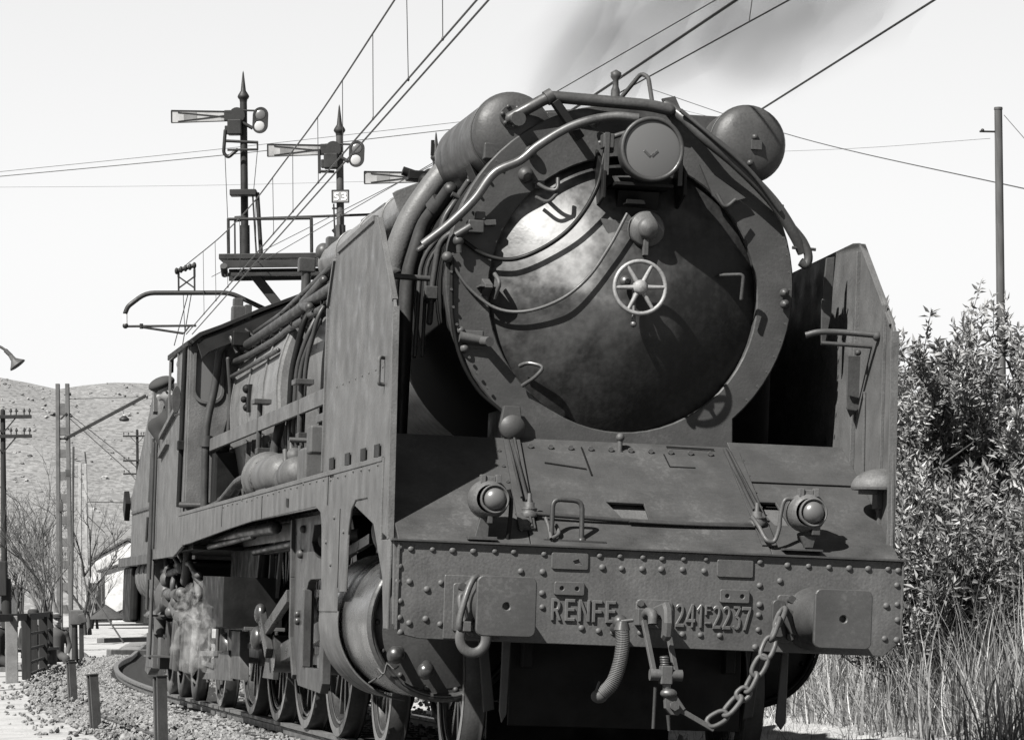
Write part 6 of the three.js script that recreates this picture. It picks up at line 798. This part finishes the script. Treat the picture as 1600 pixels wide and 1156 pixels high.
// dry grass and reeds on the right
{
  const blade = (L, w, bend) => { const pos = [], n = 5, P = (i) => { const u = i / n; return [u * u * bend, L * u * (1 - 0.15 * u * bend / L), 0, w * (1 - u)]; }; for (let i = 0; i < n; i++) { const a = P(i), b = P(i + 1); pos.push(a[0], a[1], -a[3], a[0], a[1], a[3], b[0], b[1], b[3], a[0], a[1], -a[3], b[0], b[1], b[3], b[0], b[1], -b[3]); } const g = new THREE.BufferGeometry(); g.setAttribute('position', new THREE.Float32BufferAttribute(pos, 3)); g.computeVertexNormals(); return boxUV(g); };
  const gm = new THREE.MeshPhysicalMaterial({ color: new THREE.Color().setRGB(0.25, 0.25, 0.25), roughness: 0.75, side: THREE.DoubleSide, transmission: 0.25, thickness: 0 }); gm.name = 'dry grass';
  const kinds = [[blade(1.3, 0.008, 0.45), 6500, 'tall dry reeds standing in front of the trees'], [blade(0.75, 0.006, 0.5), 24000, 'pale tangled dry grass on the right bank'], [blade(1.0, 0.012, 0.6), 4200, 'broad drooping reed leaves among the grass'], [blade(0.3, 0.004, 0.16), 9000, 'short dry grass on the sandy bank beside the track']];
  const m = new THREE.Matrix4(), q = new THREE.Quaternion(), c = new THREE.Color();
  kinds.forEach(([g, n, label], ki) => {
    const im = finish(new THREE.InstancedMesh(g, gm, n)); im.name = numbered('dry_grass'); tag(im, label, null, null, 'stuff');
    for (let i = 0; i < n; i++) {
      let x, z; do { z = rr(-17, 1); x = rr(2.2, 9.5); } while (ki === 3 ? x < 2.3 : x < 3.35 + 0.14 * (-z) * 0.55 + 0.5 * noise3(x * 0.9, z * 0.6, ki) || noise3(x * 0.8, z * 0.8, 40 + ki) < -0.35);
      const y = groundY(x, z); const lean = ki === 0 ? 0.3 : 0.6; q.setFromEuler(new THREE.Euler(rr(-lean, lean), rr(0, 6.28), rr(-lean, lean))); const k = rr(0.55, 1.25); m.compose(V(x, y - 0.02, z), q, V(k, k, k)); im.setMatrixAt(i, m); const t = rr(0.12, 1.3) * (noise3(x * 2.2, z * 1.2, 70) > 0.1 ? 0.45 : 1); im.setColorAt(i, c.setRGB(t, t, t));
    }
    scene.add(im);
  });
  lone('sand_bank', [sheet(1.9, 6.5, -16, 2, 60, 80, (x, z) => groundY(x, z) + 0.02 + 0.14 * smooth(1.9, 2.7, x) * smooth(6.4, 4.5, x) * (0.6 + 0.5 * fbm(x * 1.3, z * 0.8, 3, 400)))], mat('pale sand', 0.24, { map: 'ground', rough: 1, bump: 0.02 }), 'pale sandy bank at the foot of the dry grass', null, null, 'structure', 0.4);
}

// ------------------------------------------------------------------ smoke and steam
{
  const lump = (x, y, z, r, sx, sy, sz, s, soft) => { const g = new THREE.IcosahedronGeometry(1, 24), p = g.attributes.position; for (let i = 0; i < p.count; i++) { const a = p.getX(i), b = p.getY(i), c = p.getZ(i), q = clamp(1 - (a * a + b * b)), f = 1 + 0.45 * fbm(a * 1.5 + s, b * 1.5, c * 0.6, 4, s), w = soft ? q * Math.max(0.05, 1 + 1.5 * fbm(a * 2.6 + s, b * 1.6, c * 0.5, 5, s + 9)) : 1; p.setXYZ(i, a * f * sx * r + x + (soft ? 0.5 * b * f * sy * r : 0), b * f * sy * r + y, c * f * w * sz * r + z); } g.computeVertexNormals(); return g; };
  // thin coal smoke: it only dims what lies behind it, more where it is deeper, and thins out to nothing at its edges
  const sm = new THREE.MeshPhysicalMaterial({ color: 0xffffff, transmission: 1, thickness: 1, ior: 1, roughness: 0, attenuationColor: new THREE.Color().setRGB(0.5, 0.5, 0.5), attenuationDistance: 3.3, transparent: true, opacity: 0.01, specularIntensity: 0 }); sm.name = 'thin coal smoke';
  const trail = [[0.5, 4.8, -4.2, 0.7, 0.45, 1.15, 1.1, 'dark wisp of smoke climbing at the left of the chimney'], [0.95, 5.2, -4.3, 0.95, 0.75, 0.9, 1.2, 'grey smoke left of the wires above the engine'], [1.75, 5.35, -5.0, 1.0, 1.1, 0.7, 1.1, 'pale smoke between the wires above the headlamp'], [2.6, 5.6, -5.6, 1.0, 0.9, 0.75, 1.5, 'dark patch of smoke high above the right drum'], [2.1, 6.3, -5.4, 1.6, 1.2, 0.55, 0.7, 'high veil of smoke at the top edge']];
  trail.forEach(([x, y, z, r, a, b, c, label], i) => tag(part(numbered('smoke'), [lump(x, y, z, r, a, b, c, i * 7 + 1, true)], sm, scene), label, 'smoke', null, 'stuff'));
  const st = new THREE.MeshPhysicalMaterial({ color: new THREE.Color().setRGB(0.27, 0.27, 0.27), roughness: 1, transparent: true, vertexColors: true, specularIntensity: 0, side: THREE.DoubleSide }); st.name = 'white steam';
  const wisp = (x, y, z, r, s) => { const g = mergeVertices(new THREE.IcosahedronGeometry(1, 14).deleteAttribute('uv').deleteAttribute('normal')), p = g.attributes.position, c = new Float32Array(p.count * 4); for (let i = 0; i < p.count; i++) { const a = p.getX(i), b = p.getY(i), d = p.getZ(i), f = 0.75 + 0.75 * fbm(a * 1.2 + s, b * 1.2, d * 1.2, 4, s), q = fbm(a * 2.4 + s, b * 2.4, d * 2.4, 4, s + 5); p.setXYZ(i, a * f * r * 0.6 + x, b * f * r + y, d * f * r * 2.4 + z); c[i * 4] = c[i * 4 + 1] = c[i * 4 + 2] = 1; c[i * 4 + 3] = clamp(0.07 + 0.2 * q, 0, 0.15); } g.setAttribute('color', new THREE.BufferAttribute(c, 4)); g.computeVertexNormals(); return g; };
  [[-1.6, 1.0, -10.2, 0.32], [-1.64, 0.84, -9.6, 0.34], [-1.6, 0.74, -10.7, 0.3], [-1.56, 1.12, -11.2, 0.2]].forEach(([x, y, z, r], i) => tag(part(numbered('steam'), wisp(x, y, z, r, i * 5 + 60), st, scene), ['ragged white steam below the ashpan side', 'broad steam wisp beside the rear wheels', 'low steam wisp near the sand pipes', 'small wisp of steam above the others'][i], 'steam', null, 'stuff'));
}
renderer.render(scene, camera);
